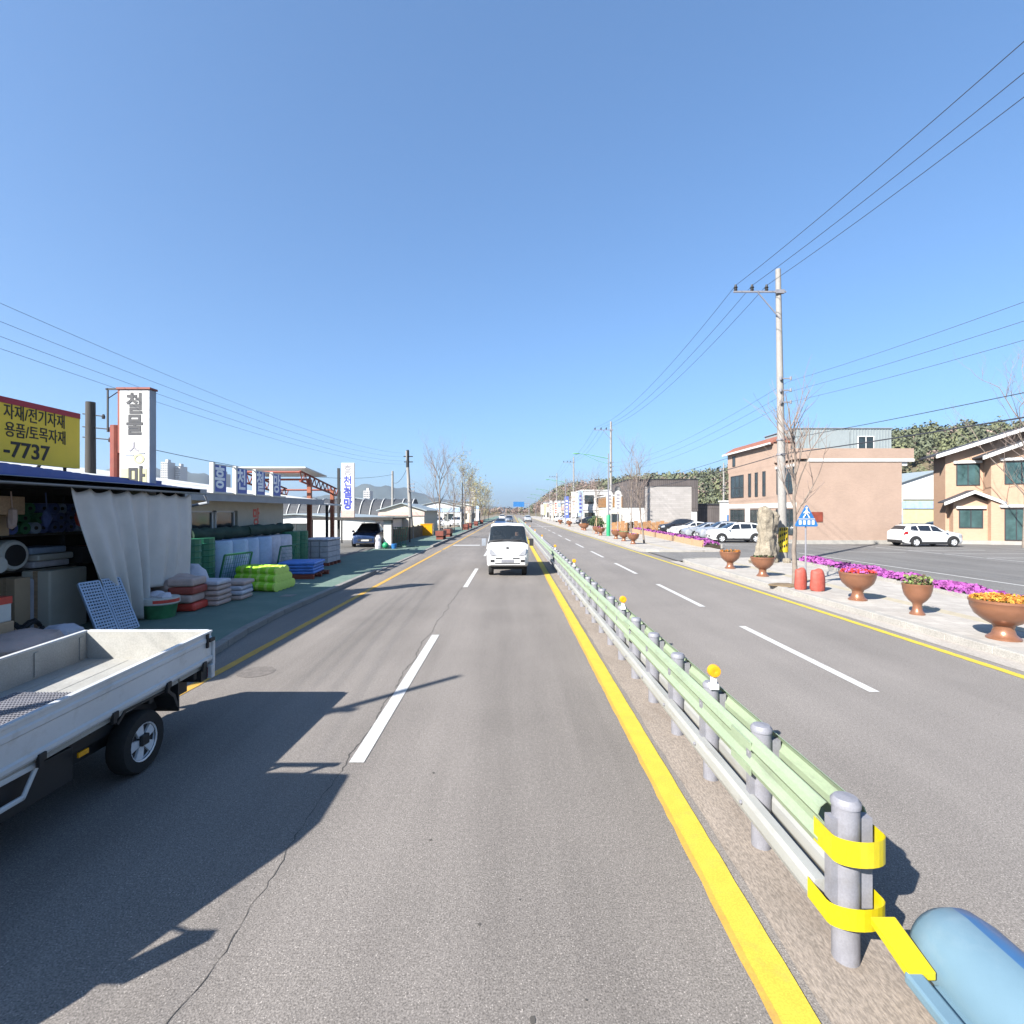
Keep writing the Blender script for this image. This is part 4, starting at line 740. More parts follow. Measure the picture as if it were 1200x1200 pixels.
for y in (1.43, -1.3):
    for sg in (1, -1): wheel(pt, 0, 0, .29, .17, sgn=1, spokes=5).location = (sg * .60, y, .29)
for o in [q for q in bpy.data.objects if q.parent == pt and q.name.startswith('wheel')]: o.rotation_euler[2] = radians(-90) if o.location.x > 0 else radians(90)
CAB = [(0.0, .66, .42, .74, .80, .56), (-.04, .76, .34, .84, .98, .66), (-.10, .80, .30, 1.0, 1.16, .70), (-.18, .81, .30, 1.14, 1.24, .73), (-.72, .81, .30, 1.18, 1.88, .66), (-.9, .81, .30, 1.2, 1.95, .66), (-1.60, .81, .30, 1.2, 1.95, .66), (-1.68, .80, .32, 1.2, 1.88, .64)]
def cab(par, paint, rz, loc, see=False):
    c = Loft(CAB); e = bpy.data.objects.new('cab', None); COL.objects.link(e); e.parent = par; e.location = loc; e.rotation_euler = (0, 0, rz)
    c.shell('cab_shell', paint, e, holes=[(-.70, -.21, .79, 1.), (-1.3, -.66, .56, .78)] if see else ())
    c.patch('windscreen', 'windscreen' if see else 'car_glass', e, -.70, -.20, .79, 1., both=True, off=.004)
    for sg in (1, -1):
        c.patch('side_window', 'windscreen' if see else 'car_glass', e, -1.3, -.62, .56, .78, sg, .004, slant=(0, -.2)); b = MB(); b.prism([(sg * .40, .74), (sg * .64, .70), (sg * .70, .80), (sg * .73, .98), (sg * .62, .96), (sg * .50, .84)], 'x', -.12, .006); b.build('headlight', 'lamp_glass', e, bevel=.012)
        b = MB(); b.box(-.02, .05, sg * .50, sg * .66, .47, .57); b.build('fog_lamp', 'black', e, bevel=.015)
        b = MB(); b.tube([(-.45, sg * .80, 1.3), (-.33, sg * .92, 1.36), (-.33, sg * .95, 1.2)], .015, 6); b.box(-.38, -.30, sg * .85, sg * 1.01, 1.08, 1.36); b.build('mirror', 'black' if sg > 0 else 'gutter', e, bevel=.02)
        b = MB(); b.tube([(-.17, sg * .35 - .22, 1.25), (-.20, sg * .35 + .16, 1.33)], .012, 5); b.build('wiper', 'black', e)
    b = MB(); b.box(-.06, .035, -.70, .70, .34, .70); b.build('bumper', paint, e, bevel=.05, seg=3)
    b = MB(); b.box(.03, .046, -.46, -.20, .595, .635); b.box(.03, .046, .20, .46, .595, .635); b.box(.03, .043, -.48, .48, .41, .445); b.build('grille_slot', 'black', e)
    b = MB(); b.box(.036, .048, -.24, .24, .465, .565); b.build('number_plate', 'galv', e); b = MB(); b.box(.0, .012, -.62, .62, .705, .72); b.build('bonnet_seam', 'dark', e); b = MB(); b.lathe([(0, .004), (.07, 0), (.05, -.02)], (-.075, 0, 1.02), 14, axis='x'); q = b.build('badge', 'dark', e); q.scale = (1, 1, .6); q.location = (.04, 0, .40); c.patch('cowl', 'black', e, -.25, -.17, .66, 1., both=True, off=.012)
    return e, c
cab(pt, 'truck_white', radians(-90), (0, -2.2, 0)); 
b = MB(); [b.box(-.6 + .03 * i, -.59 + .03 * i, .0, 1.35, .775, .79) for i in range(22)]; [b.box(-.6, .06, .04 * i, .04 * i + .012, .776, .789) for i in range(34)]
tag(shr(b).build('steel_grating', 'galv', loc=(-4.1, 3.5, 0)), 'bright steel grating lying on the bed of the parked truck', 'grating')
b = MB(); b.box(-.1, .42, -.05, 1.1, .772, .79); shr(b); tag(b.build('steel_sheet', 'perf', loc=(-4.0, 3.5, 0)), 'flat bluish steel sheet lying in the truck bed beside the grating', 'metal sheet')
# --- oncoming white truck with driver
M['windscreen'] = glass_mat('windscreen_glass', (.02, .026, .032), .62)
ot = thing('light_truck', 'white light truck seen head on in the centre lane', 'truck', (-.17, 19.7, 0)); ce, cl = cab(ot, 'car_white', radians(-90), (0, 0, .10), True)
b = MB(); b.box(-.68, .68, .45, 1.55, .55, .75); b.box(-.65, .65, 1.5, 1.6, .75, 1.9); b.build('cab_lining', 'black', ot)
for x in (-.38, .38): b = MB(); b.box(x - .26, x + .26, .75, 1.3, .75, .95); b.box(x - .25, x + .25, 1.25, 1.42, .95, 1.55); b.box(x - .12, x + .12, 1.28, 1.38, 1.55, 1.75); b.build('seat', 'dark', ot, bevel=.05)
b = MB(); b.box(-.68, .68, .2, .5, 1.0, 1.16); b.build('dashboard', 'dark', ot, bevel=.04); b = MB(); b.box(-.25, .15, .24, .34, 1.30, 1.33); b.build('paper', 'white', ot)
b = MB(); b.tube([(.38 + .19 * cos(t), .62 - .07 * sin(t), 1.32 + .17 * sin(t)) for t in [2 * pi * i / 18 for i in range(19)]], .016, 6); b.tube([(.38, .45, 1.18), (.38, .62, 1.32)], .02, 6); b.box(.24, .52, .61, .63, 1.30, 1.34); b.build('steering_wheel', 'black', ot)
b = MB()
for sg in (1, -1): b.box(sg * .72 - .04 * sg, sg * .76, 1.85, 4.75, .88, 1.22)
b.box(-.76, .76, 4.7, 4.76, .88, 1.22); b.box(-.76, .76, 1.8, 1.86, .88, 1.5); b.box(-.74, .74, 1.86, 4.7, .82, .88); b.build('cargo_bed', 'car_white', ot, bevel=.01)
b = MB(); b.box(-.4, -.3, .3, 4.6, .5, .7); b.box(.3, .4, .3, 4.6, .5, .7); b.box(-.65, .65, .4, .5, .25, .35); b.box(-.7, .7, .2, .4, .36, .5); b.build('chassis', 'dark', ot)
for y in (.72, 3.4):
    for sg in (1, -1): w_ = wheel(ot, 0, 0, .29, .19); w_.location = (sg * .66, y, .29); w_.rotation_euler[2] = radians(-90 * sg)
def person(label, loc, rz=0):
    V = {'hip': (0, 0, 0), 'chest': (0, .05, .33), 'neck': (0, .03, .52), 'head': (0, 0, .66), 'top': (0, 0, .74)}
    ed = [('hip', 'chest'), ('chest', 'neck'), ('neck', 'head'), ('head', 'top')]; rad = {'hip': .15, 'chest': .17, 'neck': .065, 'head': .098, 'top': .07}
    for s_ in (1, -1):
        for k, p, q in (('sh', (s_ * .19, .04, .44), .075), ('el', (s_ * .25, -.16, .22), .055), ('wr', (s_ * .17, -.40, .31), .038), ('hand', (s_ * .15, -.47, .34), .04), ('th', (s_ * .10, -.1, .0), .1), ('kn', (s_ * .13, -.45, .06), .075), ('ft', (s_ * .13, -.55, -.3), .05)): V[k + str(s_)] = p; rad[k + str(s_)] = q
        ed += [('chest', 'sh%d' % s_), ('sh%d' % s_, 'el%d' % s_), ('el%d' % s_, 'wr%d' % s_), ('wr%d' % s_, 'hand%d' % s_), ('hip', 'th%d' % s_), ('th%d' % s_, 'kn%d' % s_), ('kn%d' % s_, 'ft%d' % s_)]
    ks = list(V); me = bpy.data.meshes.new('person'); me.from_pydata([V[k] for k in ks], [(ks.index(a), ks.index(c)) for a, c in ed], []); o = bpy.data.objects.new('person', me); COL.objects.link(o); me.materials.append(M['shirt']); me.materials.append(M['skin'])
    o.modifiers.new('skin', 'SKIN'); bm = bmesh.new(); bm.from_mesh(me); lay = bm.verts.layers.skin.verify()
    for i, v in enumerate(bm.verts): v[lay].radius = (rad[ks[i]],) * 2; v[lay].use_root = (i == 0)
    bm.to_mesh(me); bm.free(); o.modifiers.new('sub', 'SUBSURF').levels = 2; o.modifiers['sub'].render_levels = 2
    bpy.context.view_layer.update(); m2 = bpy.data.meshes.new_from_object(o.evaluated_get(bpy.context.evaluated_depsgraph_get())); o.modifiers.clear(); o.data = m2
    m2.materials.clear(); m2.materials.append(M['shirt']); m2.materials.append(M['skin'])
    for p in m2.polygons: c = p.center; p.material_index = 1 if c.z > .55 or c.y < -.38 and c.z > .2 else 0; p.use_smooth = True
    o.location = loc; o.rotation_euler[2] = rz; tag(o, label, 'person')
    b = MB(); b.blob((0, .03, .715), (.105, .115, .085), 12, R, .03); b.build('hair', 'hair', o, smooth=True)
    b = MB(); b.blob((0, -.105, .66), (.016, .025, .022), 8, R, 0); b.blob((.04, -.088, .685), (.014, .012, .01), 6, R, 0, 1); b.blob((-.04, -.088, .685), (.014, .012, .01), 6, R, 0, 1); b.box(-.026, .026, -.1, -.085, .612, .62, 1); b.build('face', ['skin', 'hair'], o, smooth=True)
    return o
person('person in dark clothes driving the oncoming white truck with both hands on the wheel', (.20, 20.75, 1.0))
# --- other cars
car('parked_suv', 'white SUV with black cladding parked in front of the orange brick house', 'car', (29.95, 37.2, .02), 0, 'car_white')
rowg = 'cars parked in a row by the peach brick building'
car('parked_suv', 'white SUV with black wheel arches at the near end of the parked row', 'car', (18.35, 42.2, .02), radians(176), 'car_white', SUV, rowg)
car('parked_suv', 'silver SUV second from the near end of the parked row', 'car', (18.9, 46.2, .02), radians(178), 'car_silver', SUV, rowg, False)
car('parked_car', 'silver sedan in the middle of the parked row', 'car', (19.2, 50.6, .02), radians(178), 'car_silver', SEDAN, rowg)
car('parked_car', 'white sedan next to the dark car at the far end of the row', 'car', (19.6, 55.6, .02), radians(178), 'car_white', SEDAN, rowg)
car('parked_suv', 'dark blue SUV at the far end of the parked row', 'car', (19.7, 61.0, .02), radians(178), 'car_dark', SUV, rowg, False)
car('parked_suv', 'blue SUV parked nose out under the low carport', 'car', (-10.45, 37.6, .04), radians(-83), 'car_blue', SUV, None, False)
car('parked_car', 'dark car half hidden behind the white SUV by the orange brick house', 'car', (34.0, 49.0, .02), radians(185), 'car_dark', SEDAN); car('parked_suv', 'silver SUV parked behind the white SUV near the white shed', 'car', (37.8, 45.8, .02), radians(180), 'car_silver', SUV, None, False)
car('moving_car', 'dark blue car just visible behind the oncoming white truck', 'car', (-1.9, 84, 0), radians(-90), 'car_blue', SEDAN); car('moving_car', 'small blue and white car further behind the oncoming truck', 'car', (-.7, 122, 0), radians(-90), 'car_silver', SUV); car('moving_car', 'white car far down the left carriageway', 'car', (-3.2, 165, 0), radians(-90), 'car_white', SUV); car('moving_car', 'silver car driving away on the right carriageway', 'car', (3.9, 128, 0), radians(90), 'car_silver', SUV)
car('parked_van', 'white van parked left of the road beyond the bare tree', 'van', (-11.6, 80, .1), radians(-80), 'car_white', SUV, 'white vans left of the road'); car('parked_van', 'white van parked nearer the road among the tree trunks', 'van', (-9.2, 84, .1), radians(-85), 'car_white', SUV, 'white vans left of the road')
for i, (x, y, m_, l_) in enumerate(((13.6, 92, 'car_dark', 'dark car parked under the blue banner on the right'), (12.5, 104, 'car_white', 'white car parked beside the right pavement far off'), (12.6, 112, 'car_silver', 'silver car parked beyond the white one on the right'), (12.2, 122, 'car_white', 'farthest white car parked along the right pavement'))): car('parked_car', l_, 'car', (x, y, .12), radians(180 + 6 * i), m_, SUV, 'cars parked along the far right pavement', False)

b = MB(); b.box(-.52, .50, -.05, 2.36, .45, .665); b.box(-.5, .40, .9, 1.36, .3, .45); b.build('underbody', 'black', pt)
b = MB(); b.lathe([(.12, .3), (.27, .3), (.29, .36), (.29, .42), (.27, .48), (.12, .48)], (-.05, 1.98, 0), 20); b.build('spare_tyre', 'rubber', pt, smooth=True)
# ------------------------------------------------------------------ right pavement
def planter(label, x, y, r, h, fl, n=150, seed=1, flh=.09, z0=.12):
    t = thing('bowl_planter', label, 'planter', (x, y, z0), 0, 'copper bowl planters on the right pavement'); b = MB()
    pf = [(.0, 0), (r * .52, 0), (r * .52, .03), (r * .46, .05), (r * .36, .13 * h), (r * .30, .28 * h), (r * .34, .36 * h), (r * .60, .46 * h), (r * .86, .62 * h), (r * .985, .82 * h), (r, .92 * h), (r * 1.03, .94 * h), (r * 1.03, h), (r * .95, h), (r * .93, .93 * h), (0, .93 * h)]
    o = b.lathe(pf, n=32).build('bowl', 'copper', t, smooth=True); o.data.set_sharp_from_angle(angle=radians(40))
    b = MB(); b.lathe([(r * .93, .935 * h), (r * .5, .97 * h), (0, .99 * h)], n=20); b.build('soil', 'soil', t)
    if fl:
        rg = random.Random(seed); b = MB(); b.flat = 1
        for _ in range(n):
            a, q = rg.uniform(0, 6.28), r * .93 * sqrt(rg.random()); p = (q * cos(a), q * sin(a), h + rg.uniform(0, flh)); b.tufts(p, (.02, .02, .02), 3, .035, rg, rg.randrange(len(fl)))
            if rg.random() < .5: b.tufts((p[0], p[1], p[2] - .05), (.02, .02, .02), 2, .03, rg, len(fl))
        b.build('flowers', list(fl) + ['leaf'], t)
    return t
planter('large copper bowl planter full of orange flowers, nearest of the row', 9.22, 9.6, .50, .74, ('orange_fl', 'orange_fl', 'yellow_fl'), 300, 1, .05)
planter('small narrow copper bowl planter with pale green sprouts', 9.42, 11.9, .29, .72, ('sprout', 'sprout', 'dry'), 120, 2, .18)
planter('wide copper bowl planter with magenta flowers right of the red sandbags', 9.35, 13.85, .43, .76, ('magenta', 'red'), 160, 3, .06)
planter('copper bowl planter in front of the standing rock', 9.3, 19.0, .41, .72, ('leaf', 'soil'), 60, 4, .03)
planter('copper bowl planter with orange flowers at the car park entrance', 9.2, 21.6, .41, .72, ('orange_fl', 'dry'), 120, 5, .05)
for i, (px, py, l_) in enumerate(((742, 637.5, 'nearest of three copper planters left of the leaning young tree'), (731, 634, 'middle of three copper planters left of the leaning young tree'), (722, 631.5, 'farthest of three copper planters left of the leaning young tree'), (704, 627.5, 'copper planter left of the green lamp base'), (699, 625.5, 'copper planter second left of the green lamp base'))):
    x, y = G(px, py, .12); planter(l_, x, y, .44, .74, ('orange_fl', 'magenta') if i != 1 else ('sprout',), 60, 10 + i, .05)
for i, (y, l_) in enumerate(((66, 'first copper planter past the farther utility pole'), (68.2, 'second copper planter past the farther utility pole'), (84, 'copper planter far along the right pavement by the shops'), (100, 'farthest copper planter along the right pavement'))): planter(l_, 9.4, y, .5, .8, ('orange_fl',), 40, 20 + i, .05)
# standing rock
b = MB(); rk = random.Random(6); vs_ = []; n = 18; hs = [0, .15, .4, .7, 1.0, 1.3, 1.6, 1.9, 2.15, 2.35, 2.5, 2.56]
for j, z in enumerate(hs):
    for k in range(n):
        t = 2 * pi * k / n; r = (.60 - .10 * z / 2.5 + .05 * sin(z * 3 + 1)) * (1 + .14 * sin(3 * t + z * .6) + .09 * sin(7 * t + z * 2.2) + rk.uniform(-.06, .06)) * (1 if j < 10 else .93 if j == 10 else .4); vs_.append((r * cos(t) * .80 + .05 * z * .3, r * sin(t) * .62, z + (rk.uniform(-.05, .05) if j else 0) - (.12 * cos(t) if j > 8 else 0)))
b.add(vs_, [(j * n + k, j * n + (k + 1) % n, (j + 1) * n + (k + 1) % n, (j + 1) * n + k) for j in range(len(hs) - 1) for k in range(n)] + [tuple(range((len(hs) - 1) * n, len(hs) * n))])
o = b.build('standing_rock', 'rock', smooth=True, loc=(12.1, 24.3, .10)); o.data.set_sharp_from_angle(angle=radians(25)); s_ = o.modifiers.new('s', 'SUBSURF'); s_.levels = s_.render_levels = 2; s_.subdivision_type = 'SIMPLE'; tx = bpy.data.textures.new('rk', 'CLOUDS'); tx.noise_scale = .35; d_ = o.modifiers.new('d', 'DISPLACE'); d_.texture = tx; d_.strength = .22; d_.mid_level = .5
tag(o, 'tall weathered standing rock on the pavement corner beside the utility pole', 'rock')
for i, (x, y, r, l_) in enumerate(((11.3, 23.9, .22, 'small dark stone at the left foot of the standing rock'), (12.9, 24.0, .16, 'small stone at the right foot of the standing rock'))): b = MB(); b.blob((0, 0, r * .6), (r * 1.3, r, r * .8), 9, rk, .2); tag(b.build('stone', 'rock', loc=(x, y, .12)), l_, 'stone')
# crossing sign in sand bags
sn = thing('crossing_sign', 'blue triangular crossing sign on a thin pole standing in red sandbags', 'sign', (9.12, 15.9, .12)); b = MB(); b.tube([(0, 0, 0), (0, 0, 2.5)], .025, 8); b.build('pole', 'galv', sn)
def tri(w, h, r, n=5):
    P_ = [(-w / 2, 0), (w / 2, 0), (0, h)]; out = []
    for i in range(3):
        p, q, s2 = Vector(P_[i]), Vector(P_[i - 1]), Vector(P_[(i + 1) % 3]); a = p + (q - p).normalized() * r * 1.6; c = p + (s2 - p).normalized() * r * 1.6
        for k in range(n + 1): t = k / n; out.append(tuple(a * (1 - t) ** 2 + p * 2 * t * (1 - t) + c * t * t))
    return out
b = MB(); b.prism([(x, z + 1.93) for x, z in tri(.76, .70, .06)], 'y', -.05, -.03); b.build('sign_plate', 'sign_blue', sn)
b = MB()
for x in (-.2, -.07, .07, .2): b.box(x - .04, x + .04, -.056, -.051, 1.99, 2.12)
b.box(-.26, .26, -.055, -.051, 2.155, 2.175); b.tube([(-.10, -.052, 2.2), (.0, -.052, 2.36), (.09, -.052, 2.2)], .025, 5); b.tube([(0, -.052, 2.34), (0, -.052, 2.46)], .03, 5); b.tube([(-.09, -.052, 2.34), (0, -.052, 2.43), (.09, -.052, 2.34)], .02, 5); b.lathe([(0, -.056), (.035, -.055), (.035, -.051)], (0, 0, 2.51), 10, axis='y'); b.build('walker_symbol', 'sign_white', sn)
for i, (x, y, w, l_) in enumerate(((8.88, 15.75, .175, 'red sandbag on the left at the foot of the crossing sign'), (9.22, 15.45, .205, 'red sandbag on the right at the foot of the crossing sign'))):
    b = MB(); pf = [(0, 0), (.95, .0), (1.05, .1), (1.02, .35), (.95, .52), (.8, .6), (.45, .64), (0, .65)]; b.lathe([(r_ * w, z * 1.02) for r_, z in pf], n=16); b.v = [(x_ * (1 + .05 * sin(9 * z_ + 3 * x_ * 9)), y_ * .75, z_ + .02 * sin(x_ * 25)) for x_, y_, z_ in b.v]; tag(b.build('sandbag', 'bag_red', smooth=True, loc=(x, y, .12)), l_, 'sandbag', 'red sandbags at the crossing sign')
# ------------------------------------------------------------------ trees
def tree(label, x, y, h, seed, spread=.5, lv=4, r0=.08, fork=.35, name='bare_tree', leaf=None, lsz=.12, ln_=6, z0=.1, lean=(0, 0), group=None, stake=False, tw='twig', up=.55):
    rg = random.Random(seed); t = thing(name, label, 'tree', (x, y, z0), 0, group); tb = MB(); br = MB(); br.flat = 1; lf = MB(); lf.flat = 1
    pts = []; n = 7
    for i in range(n + 1): q = i / n; pts.append((lean[0] * q + rg.uniform(-.03, .03) * (i > 0), lean[1] * q + rg.uniform(-.03, .03), h * .72 * q - .03))
    tb.tube(pts, [r0 * (1 - .72 * i / n) for i in range(n + 1)], 9); tb.build('trunk', 'bark', t, smooth=True)
    def grow(p, d, L, r, lvl):
        k = 4; P_ = [p]; q = p; dd = d
        for i in range(k):
            dd = (dd + Vector((rg.uniform(-.16, .16), rg.uniform(-.16, .16), rg.uniform(-.03, .2)))).normalized(); q = q + dd * L / k; P_.append(q)
        br.tube(P_, [r * (1 - .6 * i / k) for i in range(k + 1)], 4 if lvl < 2 else 3, 0 if lvl < 1 else 1, cap=False)
        if leaf and lvl >= lv - 2: 
            for _ in range(ln_): w = P_[rg.randint(1, k)]; lf.tufts(w, (.25, .25, .25), 1, lsz, rg, 0, .1)
        if lvl >= lv - 1: return
        for _ in range(3 if lvl else 4):
            s = rg.randint(1, k); a = rg.uniform(0, 6.28); o = dd.orthogonal().normalized(); o2 = dd.cross(o); nd = (dd * up * 1.5 + (o * cos(a) + o2 * sin(a)) * .8 + Vector((0, 0, .35))).normalized(); grow(P_[s], nd, L * rg.uniform(.5, .72), r * .5, lvl + 1)
    m_ = 8
    for i in range(m_):
        q = fork + (1 - fork) * i / (m_ - 1); s = q * n; a0 = Vector(pts[int(min(s, n - 1))]); p = a0.lerp(Vector(pts[min(int(s) + 1, n)]), s - int(min(s, n - 1)) if s < n else 1); a = i * 2.4 + rg.uniform(-.4, .4); e = spread * (1.15 - .6 * q)
        grow(p, Vector((cos(a) * e, sin(a) * e, .75)).normalized(), h * rg.uniform(.26, .38), r0 * .36, 0)
    grow(Vector(pts[-1]), Vector((0, 0, 1)), h * .3, r0 * .3, 0); br.build('crown', ['bark', tw], t)
    if leaf: lf.build('leaves', leaf, t)
    if stake:
        b = MB(); 
        for a in (0.3, 2.4, 4.5): b.tube([(.55 * cos(a), .55 * sin(a), 0), (.05 * cos(a), .05 * sin(a), 1.7)], .03, 6)
        b.build('stakes', 'wood', t)
    return t
tree('slim bare young tree rising beside the crossing sign', 9.16, 16.6, 5.7, 21, .42, 3, .085, .55, z0=.12); b = MB(); b.blob((0, 0, .02), (.45, .4, .06), 12, rk, .15); tag(b.build('soil_heap', 'dry', loc=(8.75, 16.5, .12)), 'low heap of dry soil at the foot of the slim bare tree', 'soil heap')
tree('bare leaning young tree right of the three copper planters', 10.0, 38.7, 6.2, 5, .25, 4, .08, .3, lean=(-.55, .1), z0=.12); tree('thin bare tree in front of the dark brown tiled wall', 10.6, 45.5, 7.0, 6, .25, 4, .07, .3, z0=.12); tree('thin bare tree left of the green lamp base', 9.6, 58, 6.4, 8, .3, 4, .07, .35, z0=.12, stake=True)
for i, (y, l_) in enumerate(((72, 'bare street tree near the white round topped signs'), (86, 'bare street tree past the bushes on the right'), (102, 'bare street tree among the far shop banners'), (120, 'bare street tree near the far green street lamp'), (140, 'farthest bare street tree on the right pavement'))): tree(l_, 9.8, y, 6.5 + .4 * (i % 3), 30 + i, .35, 4, .07, .35, z0=.12, group='bare trees on the right pavement')
tree('large bare tree with a reddish planter at its foot on the left pavement', -6.65, 47, 7.6, 41, .55, 5, .11, .25, z0=.1); tree('bare tree with pale yellow buds on the left pavement', -6.8, 74, 8.6, 42, .4, 5, .1, .25, leaf='budding', ln_=1, lsz=.07); tree('second budding tree behind the first on the left pavement', -6.9, 84, 8.4, 43, .4, 4, .1, .25, leaf='budding', ln_=1, lsz=.08)
for i, (y, l_) in enumerate(((62, 'slim bare tree behind the large bare tree on the left'), (98, 'yellow green budding tree half way down the left pavement'), (114, 'yellow green budding tree near the far left white walls'), (132, 'yellow green budding tree second from the far end on the left'), (152, 'farthest yellow green budding tree on the left'))): tree(l_, -7.0, y, (6.4, 7.5, 7.6, 7.8, 8.2)[i], 50 + i, .4, 4, .08, .25, leaf=None if i == 0 else 'budding', ln_=2, lsz=.10)
tree('pale budding tree leaning over the orange brick house roof', 35.5, 35.5, 12.5, 66, .6, 4, .12, .3, lean=(.6, .2), z0=.02)
# flower beds
def bed(label, p0, p1, w, h, seed, n, mats=('magenta', 'magenta2', 'leaf')):
    rg = random.Random(seed); t = thing('flower_bed', label, 'flower bed', (*p0, .1)); b = MB(); d = Vector((p1[0] - p0[0], p1[1] - p0[1], 0)); L = d.length; d.normalize(); q = Vector((d.y, -d.x, 0)); b.flat = 1
    for i in range(n):
        u, v = rg.uniform(0, L), rg.uniform(-w / 2, w / 2); p = d * u + q * v; hh = h * (1 - (2 * v / w) ** 4 * .5) * (.8 + .2 * sin(u * 2.3 + seed) + .1 * sin(u * 6.1)); b.tufts((p.x, p.y, hh), (.12, .12, .07), 4, .07, rg, 0 if rg.random() < .55 else 1); 
        if rg.random() < .35: b.tufts((p.x, p.y, hh * .5), (.12, .12, .08), 2, .07, rg, 2)
    b.build('flowers', mats, t); b = MB(); T = Matrix.Rotation(atan2(d.y, d.x), 4, 'Z')
    b.box(0, L, -w / 2 - .12, -w / 2, -.05, h * .45, 0, T); b.box(0, L, w / 2, w / 2 + .12, -.05, h * .45, 0, T); b.build('edging', 'concrete', t); b = MB(); b.box(0, L, -w / 2, w / 2, -.05, h * .3, 0, T); b.build('soil', 'soil', t); return t
bed('long low bed of bright magenta flowers along the car park, right end of the picture', (12.7, 9.5), (13.35, 17.0), .9, .25, 1, 1100); bed('middle bed of bright magenta flowers along the car park', (13.4, 17.2), (13.75, 21.2), .9, .27, 2, 560); bed('far short bed of magenta flowers beside the utility pole', (13.8, 21.5), (14.0, 24.2), .9, .27, 3, 380)
bed('bed of magenta flowers in front of the parked cars', (13.5, 34.5), (14.9, 62), 1.1, .5, 4, 1200)
b = MB(); T = Matrix.Rotation(atan2(27.5, 1.4), 4, 'Z'); 
for i in range(12): b.box(i * 2.3, i * 2.3 + 2.25, .62, .68, .02, .45, 0, T); b.box(i * 2.3, i * 2.3 + .07, .58, .72, 0, .5, 0, T)
tag(b.build('low_fence', 'wood', loc=(13.5, 34.5, .1)), 'low tan board fence along the flower bed by the parked cars', 'fence')
# ------------------------------------------------------------------ poles, lamps and wires
def upole(label, x, y, h, arm=True, seed=0, haz=False, lean=(0, 0)):
    t = pole('utility_pole', label, x, y, h, .21, .12, 'pole', lean); zc = h - 1.15; lx = lean[0] * zc / h
    if arm:
        b = MB(); b.box(-2.25 + lx, .3 + lx, -.16, -.10, zc - .04, zc + .04); b.tube([(-1.1 + lx, -.13, zc), (lx, -.13, zc - 1.3)], .03, 6); b.box(-.2 + lx, .2 + lx, -.2, -.08, zc - .09, zc + .09); b.build('crossarm', 'galv', t)
        for ix in (-2.15, -1.1, -.25 if 0 else -1.0 + .0):
            pass
        for ix in (-2.15, -1.35, -.65):
            b = MB(); b.lathe([(.04, 0), (.09, .04), (.06, .1), (.1, .15), (.06, .22), (.05, .3), (0, .3)], (ix + lx, -.13, zc + .04), 10); b.build('insulator', 'black', t)
    b = MB()
    for i, z in enumerate((h * .625, h * .585, h * .545)): b.box(-.28, .28, -.22, -.17, z - .03, z + .03); b.lathe([(.05, -.08), (.05, .08)], (-.24, -.24, z), 8); b.lathe([(.05, -.08), (.05, .08)], (.24, -.24, z), 8)
    for z in (h * .42, h * .37): b.lathe([(.21, -.04), (.21, .04)], (lean[0] * z / h, 0, z), 12)
    b.build('brackets', 'galv', t)
    if haz:
        b = MB(); b.lathe([(.225, 0.55), (.225, 1.75)], n=24); b.build('hazard_wrap', 'hazard', t, smooth=True); b = MB()
        for k in range(4):
            for i in range(10): a0, a1 = -pi * 1.1 + i * pi / 9 * 1.2, -pi * 1.1 + (i + 1) * pi / 9 * 1.2; z0 = .58 + k * .3 + i * .05; z0, z1 = min(z0, 1.6), min(z0 + .05, 1.6); b.quad((.228 * cos(a0), .228 * sin(a0), z0), (.228 * cos(a1), .228 * sin(a1), z1), (.228 * cos(a1), .228 * sin(a1), z1 + .13), (.228 * cos(a0), .228 * sin(a0), z0 + .13))
        b.build('hazard_stripe', 'ink', t)
    return t
PX = 13.24
upole('tall concrete utility pole with hazard wrap at the car park corner', PX, 25.0, 14.35, haz=True, lean=(-.25, 0))
upole('second tall concrete utility pole beyond the dark tiled wall', PX, 68.5, 14.6); upole('third concrete utility pole beyond the green street lamp', PX, 110, 14.3); upole('farthest concrete utility pole on the right', PX, 152, 14, lean=(.1, 0))
for x, y, h, l_ in ((43, 104, 12.5, 'utility pole standing against the hill left of the peach building'), (48, 84, 6.5, 'short utility pole against the hill by the peach building'), (54.5, 76, 13, 'pale utility pole between the white shed and orange house')): upole(l_, x, y, h, False)
lp = upole('slanting concrete utility pole with dark top left of the road', -9.2, 47, 8.1, False, lean=(-.45, 0)); b = MB(); b.lathe([(.15, 6.6), (.14, 8.12), (.1, 8.2)], (-.38, 0, 0), 10); b.tube([(-.75, 0, 7.6), (.1, 0, 7.6)], .05, 6); b.tube([(-.7, 0, 7.1), (.1, 0, 7.1)], .05, 6); b.build('cable_clamp', 'dark', lp)
pole('utility_pole', 'short grey pole left of the slanting utility pole', -14, 60, 7.3, .16, .12, 'pole'); pole('utility_pole', 'thin dark pole among the left pavement trees', -6.4, 66, 6.3, .08, .06, 'dark')
